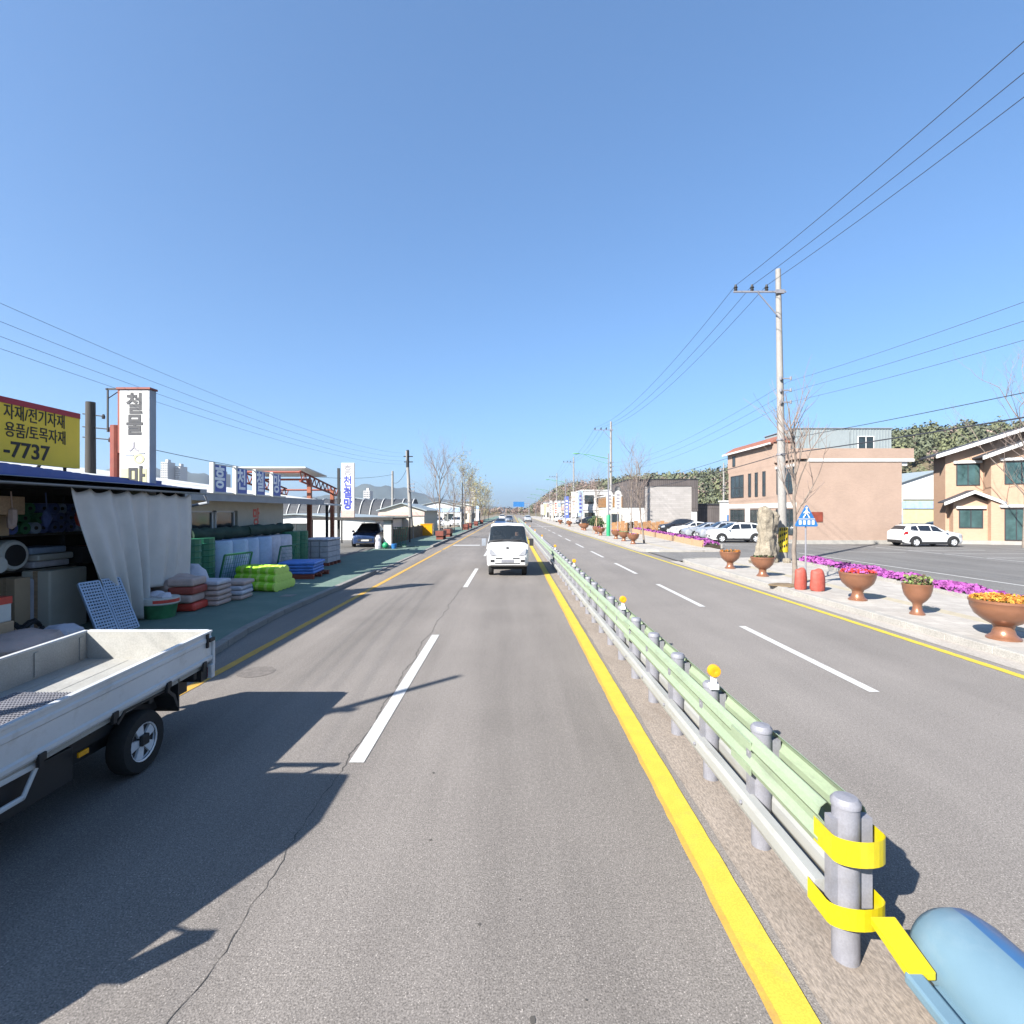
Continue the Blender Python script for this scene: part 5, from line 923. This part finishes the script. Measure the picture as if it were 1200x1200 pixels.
def lamp(label, y, x=9.6, h=8.2, base=False):
    t = thing('street_lamp', label, 'street lamp', (x, y, .12), 0, 'green armed street lamps on the right pavement'); b = MB(); b.tube([(0, 0, 0), (0, 0, h)], [.09, .055], 10); b.build('pole', 'galv', t, smooth=True)
    b = MB(); b.tube([(0, 0, h - .5), (-.9, 0, h - .32), (-2.0, 0, h - .1), (-3.0, 0, h + .0)], [.045, .04, .035, .03], 7); b.tube([(0, 0, h - 1.0), (-1.0, 0, h - .75), (-2.0, 0, h - .3), (-2.4, 0, h - .1)], .025, 6); b.tube([(0, 0, h - .4), (0, 0, h + .5)], [.05, .01], 6); b.build('arm', 'lamp_green', t, smooth=True)
    b = MB(); b.blob((-3.2, 0, h + .0), (.38, .13, .08), 10, R, 0); b.build('lamp_head', 'lamp_green', t, smooth=True)
    if base: b = MB(); b.lathe([(.20, 0), (.20, 2.0), (.15, 2.1), (0, 2.1)], n=14); b.build('base_sleeve', 'post_green', t, smooth=True)
    return t
lamp('green armed street lamp with a bright green sleeve round its foot', 51, base=True); lamp('second green armed street lamp, above the far shops', 92); lamp('third green armed street lamp along the far pavement', 130); lamp('fourth green armed street lamp near the hill', 168); lamp('farthest green armed street lamp', 205)
def wire(label, pts, r, m='wire', grp=None, sag=0, n=20):
    P_ = []
    for a, c in zip(pts, pts[1:]):
        a, c = Vector(a), Vector(c)
        for i in range(n + 1):
            t = i / n; q = a.lerp(c, t); q.z -= sag * 4 * t * (1 - t); P_.append(q) if not (i == 0 and P_) else None
    b = MB(); b.tube(P_, r, 5); return tag(b.build('power_line', m), label, 'power line', grp)
for i, (ix, nm) in enumerate(((-2.15, 'leftmost'), (-1.35, 'middle'), (-.65, 'rightmost'))):
    x = PX + ix - .23; wire(nm + ' of the three high power lines running to the pole tops', [(x + (.35, .45, .55)[i], -22, 13.9), (x, 24.87, 13.5), (PX + ix, 68.4, 13.8), (PX + ix, 110, 13.4), (PX + ix, 152, 13.1)], .011, 'wire', 'high power lines on the right', 1.25)
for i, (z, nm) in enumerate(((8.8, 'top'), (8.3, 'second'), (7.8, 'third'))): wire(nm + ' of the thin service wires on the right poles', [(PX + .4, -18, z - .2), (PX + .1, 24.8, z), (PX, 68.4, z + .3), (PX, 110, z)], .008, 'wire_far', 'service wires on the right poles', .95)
for i, (z, dz, r_, nm) in enumerate(((6.0, -.1, .012, 'upper'), (5.3, .1, .022, 'lower thick'))): wire(nm + ' black cable sagging across the front of the peach building', [(PX + .6, -14, z + dz), (PX - .2, 24.75, z), (PX - .1, 68.3, z - .1), (PX, 110, z)], r_, 'wire', 'black cables on the right poles', .45)
for i, (z1, z2, nm) in enumerate(((7.0, 7.9, 'topmost'), (6.6, 7.55, 'second'), (6.3, 7.2, 'third'), (6.05, 6.9, 'lowest'))): wire(nm + ' of four sagging wires over the left shops', [(-9.2, -14, z1 + 1.0), (-9.55, 47, z2)], .004, 'wire', 'sagging wires over the left shops', 1.75 - .05 * i, 40)
wire('dark wire from the leaning dark pole to the short grey pole', [(-15.6, 19.8, 5.3), (-14, 60, 6.9)], .015, 'wire', None, .9); wire('thin wire dipping between the slanting pole and the carport sign', [(-9.6, 47, 6.6), (-14, 60, 6.0)], .02, 'wire', None, .6)
# ------------------------------------------------------------------ buildings on the right
def win(par, ax, at, a, c, z0, z1, m='window', fr='frame', d=.06, mull=1, sg=-1, trans=0):   # recessed window: frame (> pane)
    b = MB(); f = .06
    def bx(u0, u1, w0, w1, d0, d1):
        b.box(*( (at + sg * d0, at + sg * d1, u0, u1) if ax == 'x' else (u0, u1, at + sg * d0, at + sg * d1)), w0, w1)
    bx(a, a + f, z0, z1, -.02, d); bx(c - f, c, z0, z1, -.02, d); bx(a + f, c - f, z0, z0 + f, -.02, d); bx(a + f, c - f, z1 - f, z1, -.02, d)
    for k in range(mull): u = a + (c - a) * (k + 1) / (mull + 1); bx(u - f / 2, u + f / 2, z0 + f, z1 - f, -.01, d * .8)
    if trans: bx(a + f, c - f, z0 + (z1 - z0) * trans - .025, z0 + (z1 - z0) * trans + .025, -.012, d * .7)
    w = b.build('window', fr, par); b = MB(); d0, d1 = .01, .02
    b.box(*((at + sg * d0, at + sg * d1, a + f, c - f) if ax == 'x' else (a + f, c - f, at + sg * d0, at + sg * d1)), z0 + f, z1 - f); b.build('pane', m, w); return w
pb = thing('brick_building', 'two storey peach brick building with red tiled stair tower and grey roof shed', 'building', (0, 0, 0)); bx0, bx1, by0, by1 = 22.0, 30.15, 39.6, 52.0
b = MB(); b.box(bx0, bx1, by0, by1, .25, 6.4); b.build('wall', 'brick', pb); b = MB(); b.box(bx0 - .02, bx1 + .02, by0 - .03, by1 + .02, 0, .32); b.build('plinth', 'concrete', pb)
b = MB(); b.box(bx0 - .03, bx1 + .9, by0 - .05, 43.0, 6.62, 7.42); b.build('parapet', 'brick', pb); b = MB(); b.box(bx0 + .9, bx1 + .92, by0 - .08, 43.1, 6.4, 6.62); b.box(bx1, bx1 + .5, by0 + .1, 42.5, 6.1, 6.4); b.build('white_band', 'trim', pb)
b = MB(); b.box(bx0, bx1 + .8, by0, by1, 7.2, 7.25); b.build('roof_slab', 'concrete', pb)
b = MB(); b.box(bx0 - .01, bx0 + 1.5, 43.0, by1 + .2, 6.4, 8.35); b.build('stair_tower', 'brick', pb); b = MB(); b.prism([(bx0 - .3, 8.35), (bx0 + .75, 9.0), (bx0 + 1.8, 8.35), (bx0 + 1.8, 8.25), (bx0 - .3, 8.25)], 'y', 43.0, by1 + .6); b.build('tower_roof', 'roof_red', pb); b = MB(); b.box(bx0 - .42, bx0 - .28, 42.98, by1 + .62, 8.18, 8.34); b.build('eaves_trim', 'trim', pb)
win(pb, 'x', bx0, 50.4, 51.0, 7.0, 8.0, mull=0); win(pb, 'x', bx0, 48.6, 51.4, 3.9, 6.05, mull=2, trans=.45)
for y in (47.1, 45.8, 44.4): win(pb, 'x', bx0, y, y + .5, 3.9, 6.05, mull=0, trans=.5)
win(pb, 'x', bx0, 39.75, 42.5, 3.95, 6.0, mull=2, trans=.5); b = MB(); b.box(bx0 - .12, bx0, 39.7, 42.6, 6.05, 6.25); b.build('lintel', 'trim', pb)
for a, c in ((48.4, 51.5), (43.6, 47.2), (39.9, 42.6)): win(pb, 'x', bx0, a, c, .7, 2.75, mull=3, trans=.5)
b = MB(); b.box(bx0 - .05, bx0, 39.62, by1, 2.85, 3.25); b.box(bx0 - .06, bx0, 47.35, 48.2, .3, 2.85); b.build('ground_floor_trim', 'trim', pb)
b = MB(); b.box(24.2, 32.5, 43.9, 49, 7.25, 9.65)
for i in range(34): b.box(24.2 + i * .25, 24.2 + i * .25 + .05, 43.86, 43.9, 7.3, 9.6)
b.build('roof_shed', 'shed', pb); b = MB(); b.box(24.1, 32.6, 43.8, 49.1, 9.65, 9.72); b.build('shed_roof', 'gutter', pb); win(pb, 'y', 43.86, 29.6, 31.0, 7.75, 9.0, fr='trim', mull=1); b = MB(); b.box(26.4, 28.9, 43.83, 43.86, 7.4, 9.4); b.build('shed_panel', 'shed', pb)
b = MB(); b.box(23.1, 24.0, by0 - .06, by0, 1.75, 2.5); b.build('wall_board', 'red_steel', pb)
# orange house at the right edge
oh = thing('brick_house', 'orange brick house with white edged gables at the right edge', 'house', (34.7, 41, 0), radians(-20))
def gable(b, xl, xr, ze, za, y0, y1, th=.16, ov=0): xm = (xl + xr) / 2; b.prism([(xl, ze), (xm, za), (xr, ze), (xr, ze + th), (xm, za + th), (xl, ze + th)], 'y', y0, y1)
b = MB(); b.prism([(0, .3), (10.5, .3), (10.5, 7.0), (5.25, 8.9), (0, 7.0)], 'y', 0, 2.2); b.prism([(2.4, .3), (9.6, .3), (9.6, 6.8), (6.0, 8.3), (2.4, 6.8)], 'y', -1.2, 0); b.prism([(.25, .3), (2.4, .3), (2.4, 3.3), (1.35, 3.75), (.25, 3.3)], 'y', -.7, 0); b.build('wall', 'brick2', oh)
b = MB(); b.box(-.1, 10.6, -1.3, 2.3, 0, .3); b.build('plinth', 'concrete', oh)
b = MB(); gable(b, -.8, 11.3, 6.95, 9.05, -.7, 2.8, .12); gable(b, 1.7, 10.3, 6.65, 8.45, -1.9, 0, .12); gable(b, -.5, 3.2, 3.2, 4.1, -1.3, 0, .1); b.build('roof', 'roof_dark', oh)
b = MB(); gable(b, -.85, 11.35, 6.75, 8.85, -.8, -.68, .28); b.build('gable_trim', 'trim', oh); b = MB(); gable(b, 1.6, 10.4, 6.45, 8.25, -2.0, -1.88, .28); b.build('gable_trim', 'trim', oh); b = MB(); gable(b, -.55, 3.25, 3.02, 3.92, -1.4, -1.28, .24); b.build('gable_trim', 'trim', oh)
win(oh, 'y', 0, .7, 2.2, 4.6, 6.3, 'window2', mull=1); win(oh, 'y', -1.2, 3.2, 5.2, 4.6, 6.3, 'window2', mull=1); win(oh, 'y', -.7, .6, 2.1, 1.25, 2.7, 'window2', mull=1); win(oh, 'y', -1.2, 3.2, 5.3, .35, 2.75, 'window2', mull=2)
for x0, x1, y0, z0 in ((.5, 2.3, 0, 6.35), (2.9, 5.5, -1.2, 6.38), (.4, 2.25, -.7, 2.76), (2.9, 5.6, -1.2, 2.85)): b = MB(); b.box(x0, x1, y0 - .2, y0, z0, z0 + .2); b.build('lintel', 'trim', oh)
# white shed, stone building, small structures
def bld(name, label, cat, x0, x1, y0, y1, h, m, roof='gutter', rh=.0, wins=(), door=None, band=None, sides=(), mw='window', par=True):
    t = thing(name, label, cat, (0, 0, 0)); b = MB()
    if rh: b.prism([(x0, 0), (x1, 0), (x1, h), ((x0 + x1) / 2, h + rh), (x0, h)], 'y', y0, y1)
    else: b.box(x0, x1, y0, y1, 0, h)
    b.build('wall', m, t); b = MB()
    if rh: gable(b, x0 - .3, x1 + .3, h - .1, h + rh + .02, y0 - .3, y1 + .3, .1)
    else: b.box(x0 - .15, x1 + .15, y0 - .15, y1 + .15, h, h + .18)
    b.build('roof', roof, t)
    for a, c, z0, z1 in wins: win(t, 'y', y0, a, c, z0, z1, mw, mull=1)
    for a, c, z0, z1, sg in sides: win(t, 'x', x0 if sg < 0 else x1, a, c, z0, z1, mw, mull=1, sg=sg)
    if door: b = MB(); b.box(door[0], door[1], y0 - .05, y0, 0, 2.1); b.build('door', door[2], t)
    if band: b = MB(); b.box(x0 - .04, x1 + .04, y0 - .12, y0 - .03, band[0], band[1]); b.box(x0 - .12, x0 - .03, y0 - .12, y1, band[0], band[1]); b.build('signboard', band[2], t)
    return t
bld('white_shed', 'white gabled shed with pale teal roof edge between the brick buildings', 'shed', 51, 65, 70, 84, 5.8, 'white', 'shed', 2.3, [(55, 57, 1.5, 3)], (52, 54, 'pale_blue')); bld('notice_board', 'low wall board with cyan panel in front of the white shed', 'board', 46.8, 51.5, 61, 61.3, 4.0, 'sign_cream', 'trim', 0, (), None, (2.9, 3.8, 'pale_blue'))
sb = thing('stone_building', 'grey stone clad building with dark brown tiled surround', 'building', (0, 0, 0)); b = MB(); b.box(19.4, 26.3, 75, 88, 0, 6.3); b.build('stone_wall', 'stone_wall', sb)
b = MB(); b.box(17.2, 27.2, 74.9, 88, 6.3, 7.25); b.box(17.2, 19.4, 74.9, 88, 3.2, 6.3); b.box(26.3, 27.2, 74.9, 88, 2.6, 6.3); b.build('tiled_surround', 'brown_band', sb); b = MB(); b.box(17.3, 19.4, 75, 88, 0, 3.2); b.box(26.3, 27.1, 75, 88, 0, 2.6); b.build('lower_wall', 'trim', sb); b = MB(); b.box(17.1, 27.3, 74.8, 88.1, 7.25, 7.33); b.build('roof_edge', 'frame', sb)
bld('outbuilding', 'low brown tiled outbuilding right of the stone building', 'building', 27.5, 31.4, 77, 84, 3.6, 'brown_band', 'frame'); bld('kiosk', 'small white and blue kiosk beside the peach brick building', 'kiosk', 29.2, 31.2, 70, 72, 3.9, 'white', 'trim', 0, (), (29.4, 31.0, 'sign_blue'))
b = MB()
for i in range(14): b.box(12.5 + i * .55, 12.5 + i * .55 + .5, 64, 64.06, .1, 1.2 + .1 * (i % 3))
b.box(12.4, 20.3, 64.06, 64.12, .4, .5); b.box(12.4, 20.3, 64.06, 64.12, .9, 1.0); tag(b.build('board_fence', mat('tan_board', (.45, .24, .11), .8, var=.2)), 'orange tan board fence before the stone building', 'fence')
bld('shop_building', 'white two storey shop with balcony beyond the bushes on the right', 'building', 12.8, 18.8, 94, 108, 6.4, 'white', 'trim', 0, [(13.3, 15.0, 4.0, 5.6), (15.6, 18.2, 4.0, 5.6), (13.3, 15.2, .6, 2.4)], (16.2, 17.4, 'frame'), (2.8, 3.5, 'trim'), [(96, 99, 4, 5.6, -1), (101, 104, 4, 5.6, -1), (96, 104, .6, 2.3, -1)])
bld('shop_building', 'brown and cream panelled shop beside the second utility pole', 'building', 15.2, 18.6, 80, 90, 5.0, 'cream', 'trim', 0, [(15.5, 16.7, .4, 2.2)], (17, 18, 'grey_wall'), (3.3, 4.8, mat('ochre', (.30, .15, .05), .7)))
tk = thing('roof_tank', 'dark round water tank on the brown and cream shop roof', 'tank', (17.4, 82, 5.18)); b = MB(); b.lathe([(.9, 0), (.95, .3), (.95, 1.1), (.7, 1.4), (0, 1.5)], n=16); b.build('barrel', 'black', tk, smooth=True); b = MB(); b.lathe([(.15, 1.45), (.15, 1.58), (0, 1.58)], n=10); b.build('lid', 'frame', tk)
for i, (x0, x1, y, h, m_, l_) in enumerate(((12.5, 19, 118, 4.5, 'cream', 'cream single storey shop past the white two storey shop'), (12.5, 20, 136, 5.5, 'white', 'white shop half way to the hill on the right'), (12.2, 19, 158, 5, 'cream', 'cream shop near the foot of the hill'), (12, 20, 185, 6, 'white', 'farthest white shop on the right'))):
    bld('shop_building', l_, 'building', x0, x1, y, y + 12, h, m_, 'gutter', 0, [(x0 + .6, x0 + 2.4, .6, 2.4), (x0 + 3, x0 + 5, .6, 2.4)], (x0 + 5.2, x0 + 6.1, 'frame'), (h - 1.6, h - .5, ['sack', 'pale_blue', 'cream', 'sack'][i]), [(y + 1, y + 4, .6, 2.3, -1), (y + 5, y + 9, .6, 2.3, -1)])
for i, (x, y, w, h, z, m_, l_) in enumerate(((11.6, 61, .75, 4.9, 2.2, 'sign_white', 'left of the two tall white round topped signs'), (12.3, 59.5, .75, 4.9, 2.4, 'sign_white', 'right of the two tall white round topped signs'), (11.2, 105, .9, 5.6, 1.2, 'panel_blue', 'tall blue banner sign among the far shops'), (11.6, 96, 1.0, 6.2, 1.4, 'sign_white', 'white and pink upright sign right of the blue banner'), (12.3, 92, .9, 6.2, 1.6, 'pale_blue', 'pale blue upright sign left of the third utility pole'), (10.6, 124, .8, 5.2, 1.5, 'sign_white', 'white feather banner near the far parked cars'), (10.4, 137, .8, 5.5, 1.5, 'sign_white', 'second white feather banner far along the pavement'), (10.3, 160, .9, 5.0, 1.5, 'sign_cream', 'cream banner near the hill foot'), (10.4, 178, .9, 5.0, 1.5, 'sign_white', 'farthest white banner on the right'))):
    t = thing('upright_sign', l_, 'sign', (x, y, .1), 0, 'upright shop signs on the far right'); b = MB(); b.tube([(0, 0, 0), (0, 0, h)], .05, 8); b.build('post', 'galv', t); b = MB()
    rd = [(w / 2 * cos(a), h - w / 2 + w / 2 * sin(a)) for a in [pi * k / 10 for k in range(11)]] if 'round' in l_ or 'feather' in l_ else [(w / 2, h), (-w / 2, h)]
    b.prism([(-w / 2, z), (w / 2, z)] + rd, 'y', -.12, -.05); b.build('panel', m_, t, bevel=.01); b = MB()
    for k in range(5): zz = z + (h - z) * (.15 + .15 * k); b.box(-w * .25, w * .25, -.135, -.12, zz, zz + (h - z) * .08)
    b.build('print', ['faint', 'faint', 'letter_pale', 'sack', 'letter_blue', 'letter_red'][i % 6], t)
for x, y, r, l_ in ((14.0, 86, 1.2, 'round green bush before the white shop'), (12.4, 74, .9, 'dark green bush beside the round topped signs'), (15.4, 90, 1.1, 'yellow green bush next to the white shop')): t = thing('bush', l_, 'bush', (x, y, .1)); b = MB(); b.flat = 1; b.tufts((0, 0, r * .8), (r * 1.3, r, r * .8), 260, .14, rk, 0, .5); b.build('foliage', 'leaf' if 'yellow' not in l_ else 'olive', t); b = MB(); b.tube([(0, 0, 0), (0, 0, r)], .06, 6); b.build('stem', 'bark', t)
b = thing('overhead_sign', 'blue overhead road sign far down the road', 'road sign', (7.8, 235, 0)); q = MB(); q.tube([(0, 0, 0), (0, 0, 6.8)], .15, 8); q.build('post', 'galv', b); q = MB(); q.tube([(0, 0, 6.4), (-6, 0, 6.4)], .1, 8); q.build('beam', 'galv', b); q = MB(); q.box(-7.2, -2.2, -.15, -.05, 4.9, 7.2); q.build('panel', 'sign_blue', b)
# ------------------------------------------------------------------ left, further away
bld('shed_building', 'low shed with grey sloping roof behind the slanting pole', 'shed', -14.5, -9.6, 56, 66, 2.7, 'cream', 'shed', .7, (), None, (2.1, 2.5, 'sack')); bld('workshop', 'long white workshop wall behind the carport', 'building', -26, -12, 45, 58, 1.9, 'white', 'shed', .35, [(-20, -18, .7, 1.5)], None)
for i, (x0, x1, y, h, m_, l_) in enumerate(((-18, -9.8, 96, 3.6, 'white', 'white shop past the parked vans on the left'), (-20, -9.6, 120, 4.0, 'cream', 'cream shop on the left behind the budding trees'), (-19, -9.5, 146, 4.5, 'white', 'farthest white shop on the left'), (-34, -22, 88, 4.2, 'cream', 'cream house behind the parked vans'))): bld('shop_building', l_, 'building', x0, x1, y, y + 11, h, m_, 'shed', .8, [(x1 - 3, x1 - 1, .8, 2.2)], (x1 - 5, x1 - 4, 'frame'), (h - 1.1, h - .3, ['pale_blue', 'sack', 'pale_blue', 'sack'][i]), [(y + 2, y + 5, .7, 2.2, 1), (y + 6, y + 9, .7, 2.2, 1)])
tn = thing('greenhouse', 'long dark netted greenhouse tunnel with white hoops', 'greenhouse', (0, 72, 0)); b = MB(); arc = [(3.4 * cos(a), 4.3 * sin(a)) for a in [pi * k / 14 for k in range(15)]]
b.prism([(p[0], p[1]) for p in arc], 'x', -36, -13.5); b.build('cover', 'tunnel', tn); b = MB()
for i in range(17): x = -36 + i * 1.4; b.tube([(x, p[0] * 1.03, p[1] * 1.03) for p in arc], .06, 5)
b.build('hoops', 'white', tn)
b = MB(); b.box(-.6, .6, -.5, .5, 0, 1.1); b.box(-.64, .64, -.54, .54, 1.1, 1.2); b.box(-.5, -.1, -.56, -.5, .3, .9); tag(b.build('orange_bin', 'refl', bevel=.05, loc=(-8.7, 52.5, .1)), 'orange storage bin beside the slanting pole', 'bin')
b = MB(); 
for i in range(20): b.box(-9.15, -9.08, 38.5 + i * .9, 38.5 + i * .9 + .86, .05, 1.15 + .08 * (i % 3 == 0))
tag(b.build('board_fence', 'dry'), 'low brown board fence along the left pavement behind the slanting pole', 'fence')
def box_planter(label, y, x=-6.3):
    t = thing('planter_box', label, 'planter', (x, y, .1), 0, 'reddish planter boxes on the left pavement'); b = MB(); b.box(-.35, .35, -1.1, 1.1, .3, .75); b.build('trough', 'red_planter', t, bevel=.02)
    for yy in (-.9, .9):
        b = MB(); b.box(-.3, .3, yy - .08, yy + .08, 0, .3); b.build('leg', 'red_planter', t)
    b = MB(); b.box(-.3, .3, -1.05, 1.05, .7, .76); b.build('soil', 'soil', t)
for y, l_ in ((45.5, 'nearest reddish planter box at the foot of the large bare tree'), (50.5, 'second reddish planter box past the large bare tree'), (70, 'reddish planter box by the first budding tree'), (76, 'reddish planter box between the two budding trees'), (90, 'reddish planter box far along the left pavement'), (106, 'farthest reddish planter box on the left')): box_planter(l_, y)
for i in range(10):
    b = MB(); b.tube([(0, 0, 0), (0, 0, 2.4)], .035, 6); o = b.build('tree_stake', 'sign_white', loc=(-6.9 - .5 * (i % 3), 52 + i * 5.5, .1)); tag(o, 'thin white stake post standing among the left pavement trees', 'post', 'white stake posts on the left pavement')
# something tall outside the frame on the left pavement throws the thin shadow across the lane
op = thing('street_post', 'slim street post with small crossbar on the left pavement outside the frame', 'post', (-7.55, 1.35, .1)); b = MB(); b.tube([(0, 0, 0), (0, 0, 6.2)], [.1, .06], 10); b.build('pole', 'galv', op); b = MB(); b.tube([(-.25, -.1, 5.0), (.3, .1, 4.8)], .06, 6); b.tube([(-.2, 0, 4.5), (.25, 0, 4.4)], .08, 6); b.build('crossbar', 'galv', op)
# ------------------------------------------------------------------ hills, woods, town, mountains, haze
RIDGE = [(26, 470, 3), (26, 420, 8), (30, 360, 11), (45, 300, 13.5), (75, 265, 14.5), (100, 240, 15.5), (125, 215, 20.5), (150, 182, 26), (200, 165, 28), (300, 140, 28)]
def hill(x, y):
    best = 0
    for (ax, ay, ah), (cx, cy, ch) in zip(RIDGE, RIDGE[1:]):
        dx, dy = cx - ax, cy - ay; t = max(0, min(1, ((x - ax) * dx + (y - ay) * dy) / (dx * dx + dy * dy))); d = math.hypot(x - ax - dx * t, y - ay - dy * t); best = max(best, (ah + (ch - ah) * t) * math.exp(-(d / 52) ** 2))
    f = max(0, min(1, (x - 11) / 22)); best *= f * f * (3 - 2 * f)
    return best * (1 + .05 * sin(x * .09) * sin(y * .07)) - .4
b = MB(); nx, ny = 64, 70; gx = [-40 + 380 * i / nx for i in range(nx + 1)]; gy = [70 + 560 * i / ny for i in range(ny + 1)]
b.add([(x, y, max(-.3, hill(x, y))) for y in gy for x in gx], [(j * (nx + 1) + i, j * (nx + 1) + i + 1, (j + 1) * (nx + 1) + i + 1, (j + 1) * (nx + 1) + i) for j in range(ny) for i in range(nx)]); struct(b.build('hill', mat('wood_floor', (.15, .125, .075), .95, var=.35, vs=.12), smooth=True))
rg = random.Random(77); wd = {'pine': MB(), 'olive': MB(), 'brown_wood': MB()}
cnt = 0
while cnt < 1900:
    if rg.random() < .75:
        k = rg.randrange(len(RIDGE) - 2); t = rg.random(); x = RIDGE[k][0] * (1 - t) + RIDGE[k + 1][0] * t; y = RIDGE[k][1] * (1 - t) + RIDGE[k + 1][1] * t; x += rg.gauss(0, 14); y += -abs(rg.gauss(0, 38)) + 8
    else: x, y = rg.uniform(20, 180), rg.uniform(90, 300)
    z = hill(x, y)
    if z < .5 or x < 13.5 or (x / y > 1.15): continue
    left = x / y < .17; far = rg.random()
    m_ = ('brown_wood' if far < .72 else 'olive' if far < .84 else 'pine') if left else ('pine' if far < (.55 if x < 120 else .42) else 'olive' if far < (.8 if x < 120 else .93) else 'brown_wood')
    s = rg.uniform(.75, 1.35) * (1.0 if m_ != 'brown_wood' else .95); n = 130 if y < 220 else 80
    wd[m_].tufts((x, y, z + 3.6 * s), (2.4 * s, 2.4 * s, 3.6 * s), n, (.42 if y < 220 else .5) * s if m_ != 'brown_wood' else .34 * s, rg, 0, .45); cnt += 1
for k, b in wd.items(): b.flat = 1; tag(b.build({'pine': 'pine_wood', 'olive': 'olive_wood', 'brown_wood': 'bare_wood'}[k], k), kind='stuff')
b = MB(); b.flat = 1; rg = random.Random(5)
for i in range(420):
    y = rg.uniform(105, 420); x = -rg.uniform(11, .75 * y); s = rg.uniform(.7, 1.4); b.tufts((x, y, 1.9 * s), (2.2 * s, 2 * s, 2.0 * s), 30, .42 * s, rg, rg.choice((0, 0, 1, 2)), .3)
for i in range(170):
    y = rg.uniform(448, 560); x = rg.uniform(-75, 40); s = rg.uniform(.9, 1.7); b.tufts((x, y, 2.6 * s), (2.6 * s, 2.4 * s, 2.8 * s), 40, .5 * s, rg, rg.choice((0, 0, 0, 1, 2)), .3)
tag(b.build('scrub', ['brown_wood', 'dry', 'olive']), kind='stuff')
mp = [(-730, 2600, 88, 150), (-980, 2550, 75, 260), (-420, 2700, 65, 240), (-560, 2500, 62, 170), (-1250, 1900, 150, 260), (-1650, 1900, 120, 300), (-100, 3000, 34, 300), (-800, 1300, 62, 160), (-1050, 1450, 100, 160)]
def mt(x, y): return sum(h * math.exp(-((x - a) ** 2 + ((y - c) * .8) ** 2) / s ** 2) for a, c, h, s in mp) * (1 + .10 * sin(x * .021) * sin(y * .017 + 1) + .06 * sin(x * .06 + y * .03)) - 6
b = MB(); nx, ny = 150, 60; gx = [-2900 + 3300 * i / nx for i in range(nx + 1)]; gy = [900 + 2500 * i / ny for i in range(ny + 1)]
b.add([(x, y, mt(x, y)) for y in gy for x in gx], [(j * (nx + 1) + i, j * (nx + 1) + i + 1, (j + 1) * (nx + 1) + i + 1, (j + 1) * (nx + 1) + i) for j in range(ny) for i in range(nx)]); struct(b.build('mountains', 'mountain', smooth=True))
aps = [(197, 542, 552, 4), (206, 546, 553, 3), (183, 549, 556, 4), (423, 574, 582, 4), (552, 573, 579, 3), (236, 552, 556, 3), (118, 541, 550, 4)]
for i, (px, t, bt_, w) in enumerate(aps):
    Y = 720; x0, x1 = (px - w - 600) / 600 * Y, (px + w - 600) / 600 * Y; z1 = 2.5 + (600 - t) / 600 * Y; o = thing('apartment_block', 'pale apartment block far off behind the left shops', 'apartment block', ((x0 + x1) / 2, Y + 12 * i, 0), 0, 'far pale apartment blocks'); b = MB(); hw = (x1 - x0) / 2; b.box(-hw, hw, -8, 8, -1, z1); b.build('wall', 'apart', o); b = MB()
    for k in range(int(z1 / 3.2)):
        for q in range(4): b.box(-hw + hw * (.15 + .5 * q), -hw + hw * (.42 + .5 * q), -8.15, -8, 2 + k * 3.2, 3.4 + k * 3.2) if .42 + .5 * q < 2 else None
    b.build('windows', 'window', o); b = MB(); b.box(-hw * .4, hw * .4, -3, 3, z1, z1 + 4); b.build('roof_house', 'apart', o)
rg = random.Random(9)
for i in range(14):
    y = rg.uniform(300, 520); x = -y * rg.uniform(.03, .5); w = rg.uniform(5, 9); o = thing('far_house', 'small pale house far off in the scrub left of the road', 'house', (x, y, 0), rg.uniform(-.4, .4), 'small far houses'); b = MB(); b.box(-w, w, -5, 5, -1, 6 + rg.uniform(0, 5)); zz = b.v[-1][2]; b.build('wall', 'white', o); b = MB(); gable(b, -w - .5, w + .5, zz, zz + 2.5, -5.5, 5.5, .2); b.build('roof', rg.choice(('roof_red', 'pale_blue', 'gutter')), o)
HZ = .0002
hm = bpy.data.materials.new('haze'); hm.use_nodes = True; N = hm.node_tree.nodes; N.remove(N['Principled BSDF']); pv = N.new('ShaderNodeVolumePrincipled'); pv.inputs['Density'].default_value = HZ; pv.inputs['Color'].default_value = (.80, .88, 1, 1); pv.inputs['Anisotropy'].default_value = .5; hm.node_tree.links.new(pv.outputs[0], N['Material Output'].inputs['Volume'])
b = MB(); b.box(-3200, 3200, -320, 6200, -10, 205); o = b.build('haze', hm); o['kind'] = 'stuff'; hm.cycles.homogeneous_volume = True if hasattr(hm.cycles, 'homogeneous_volume') else None
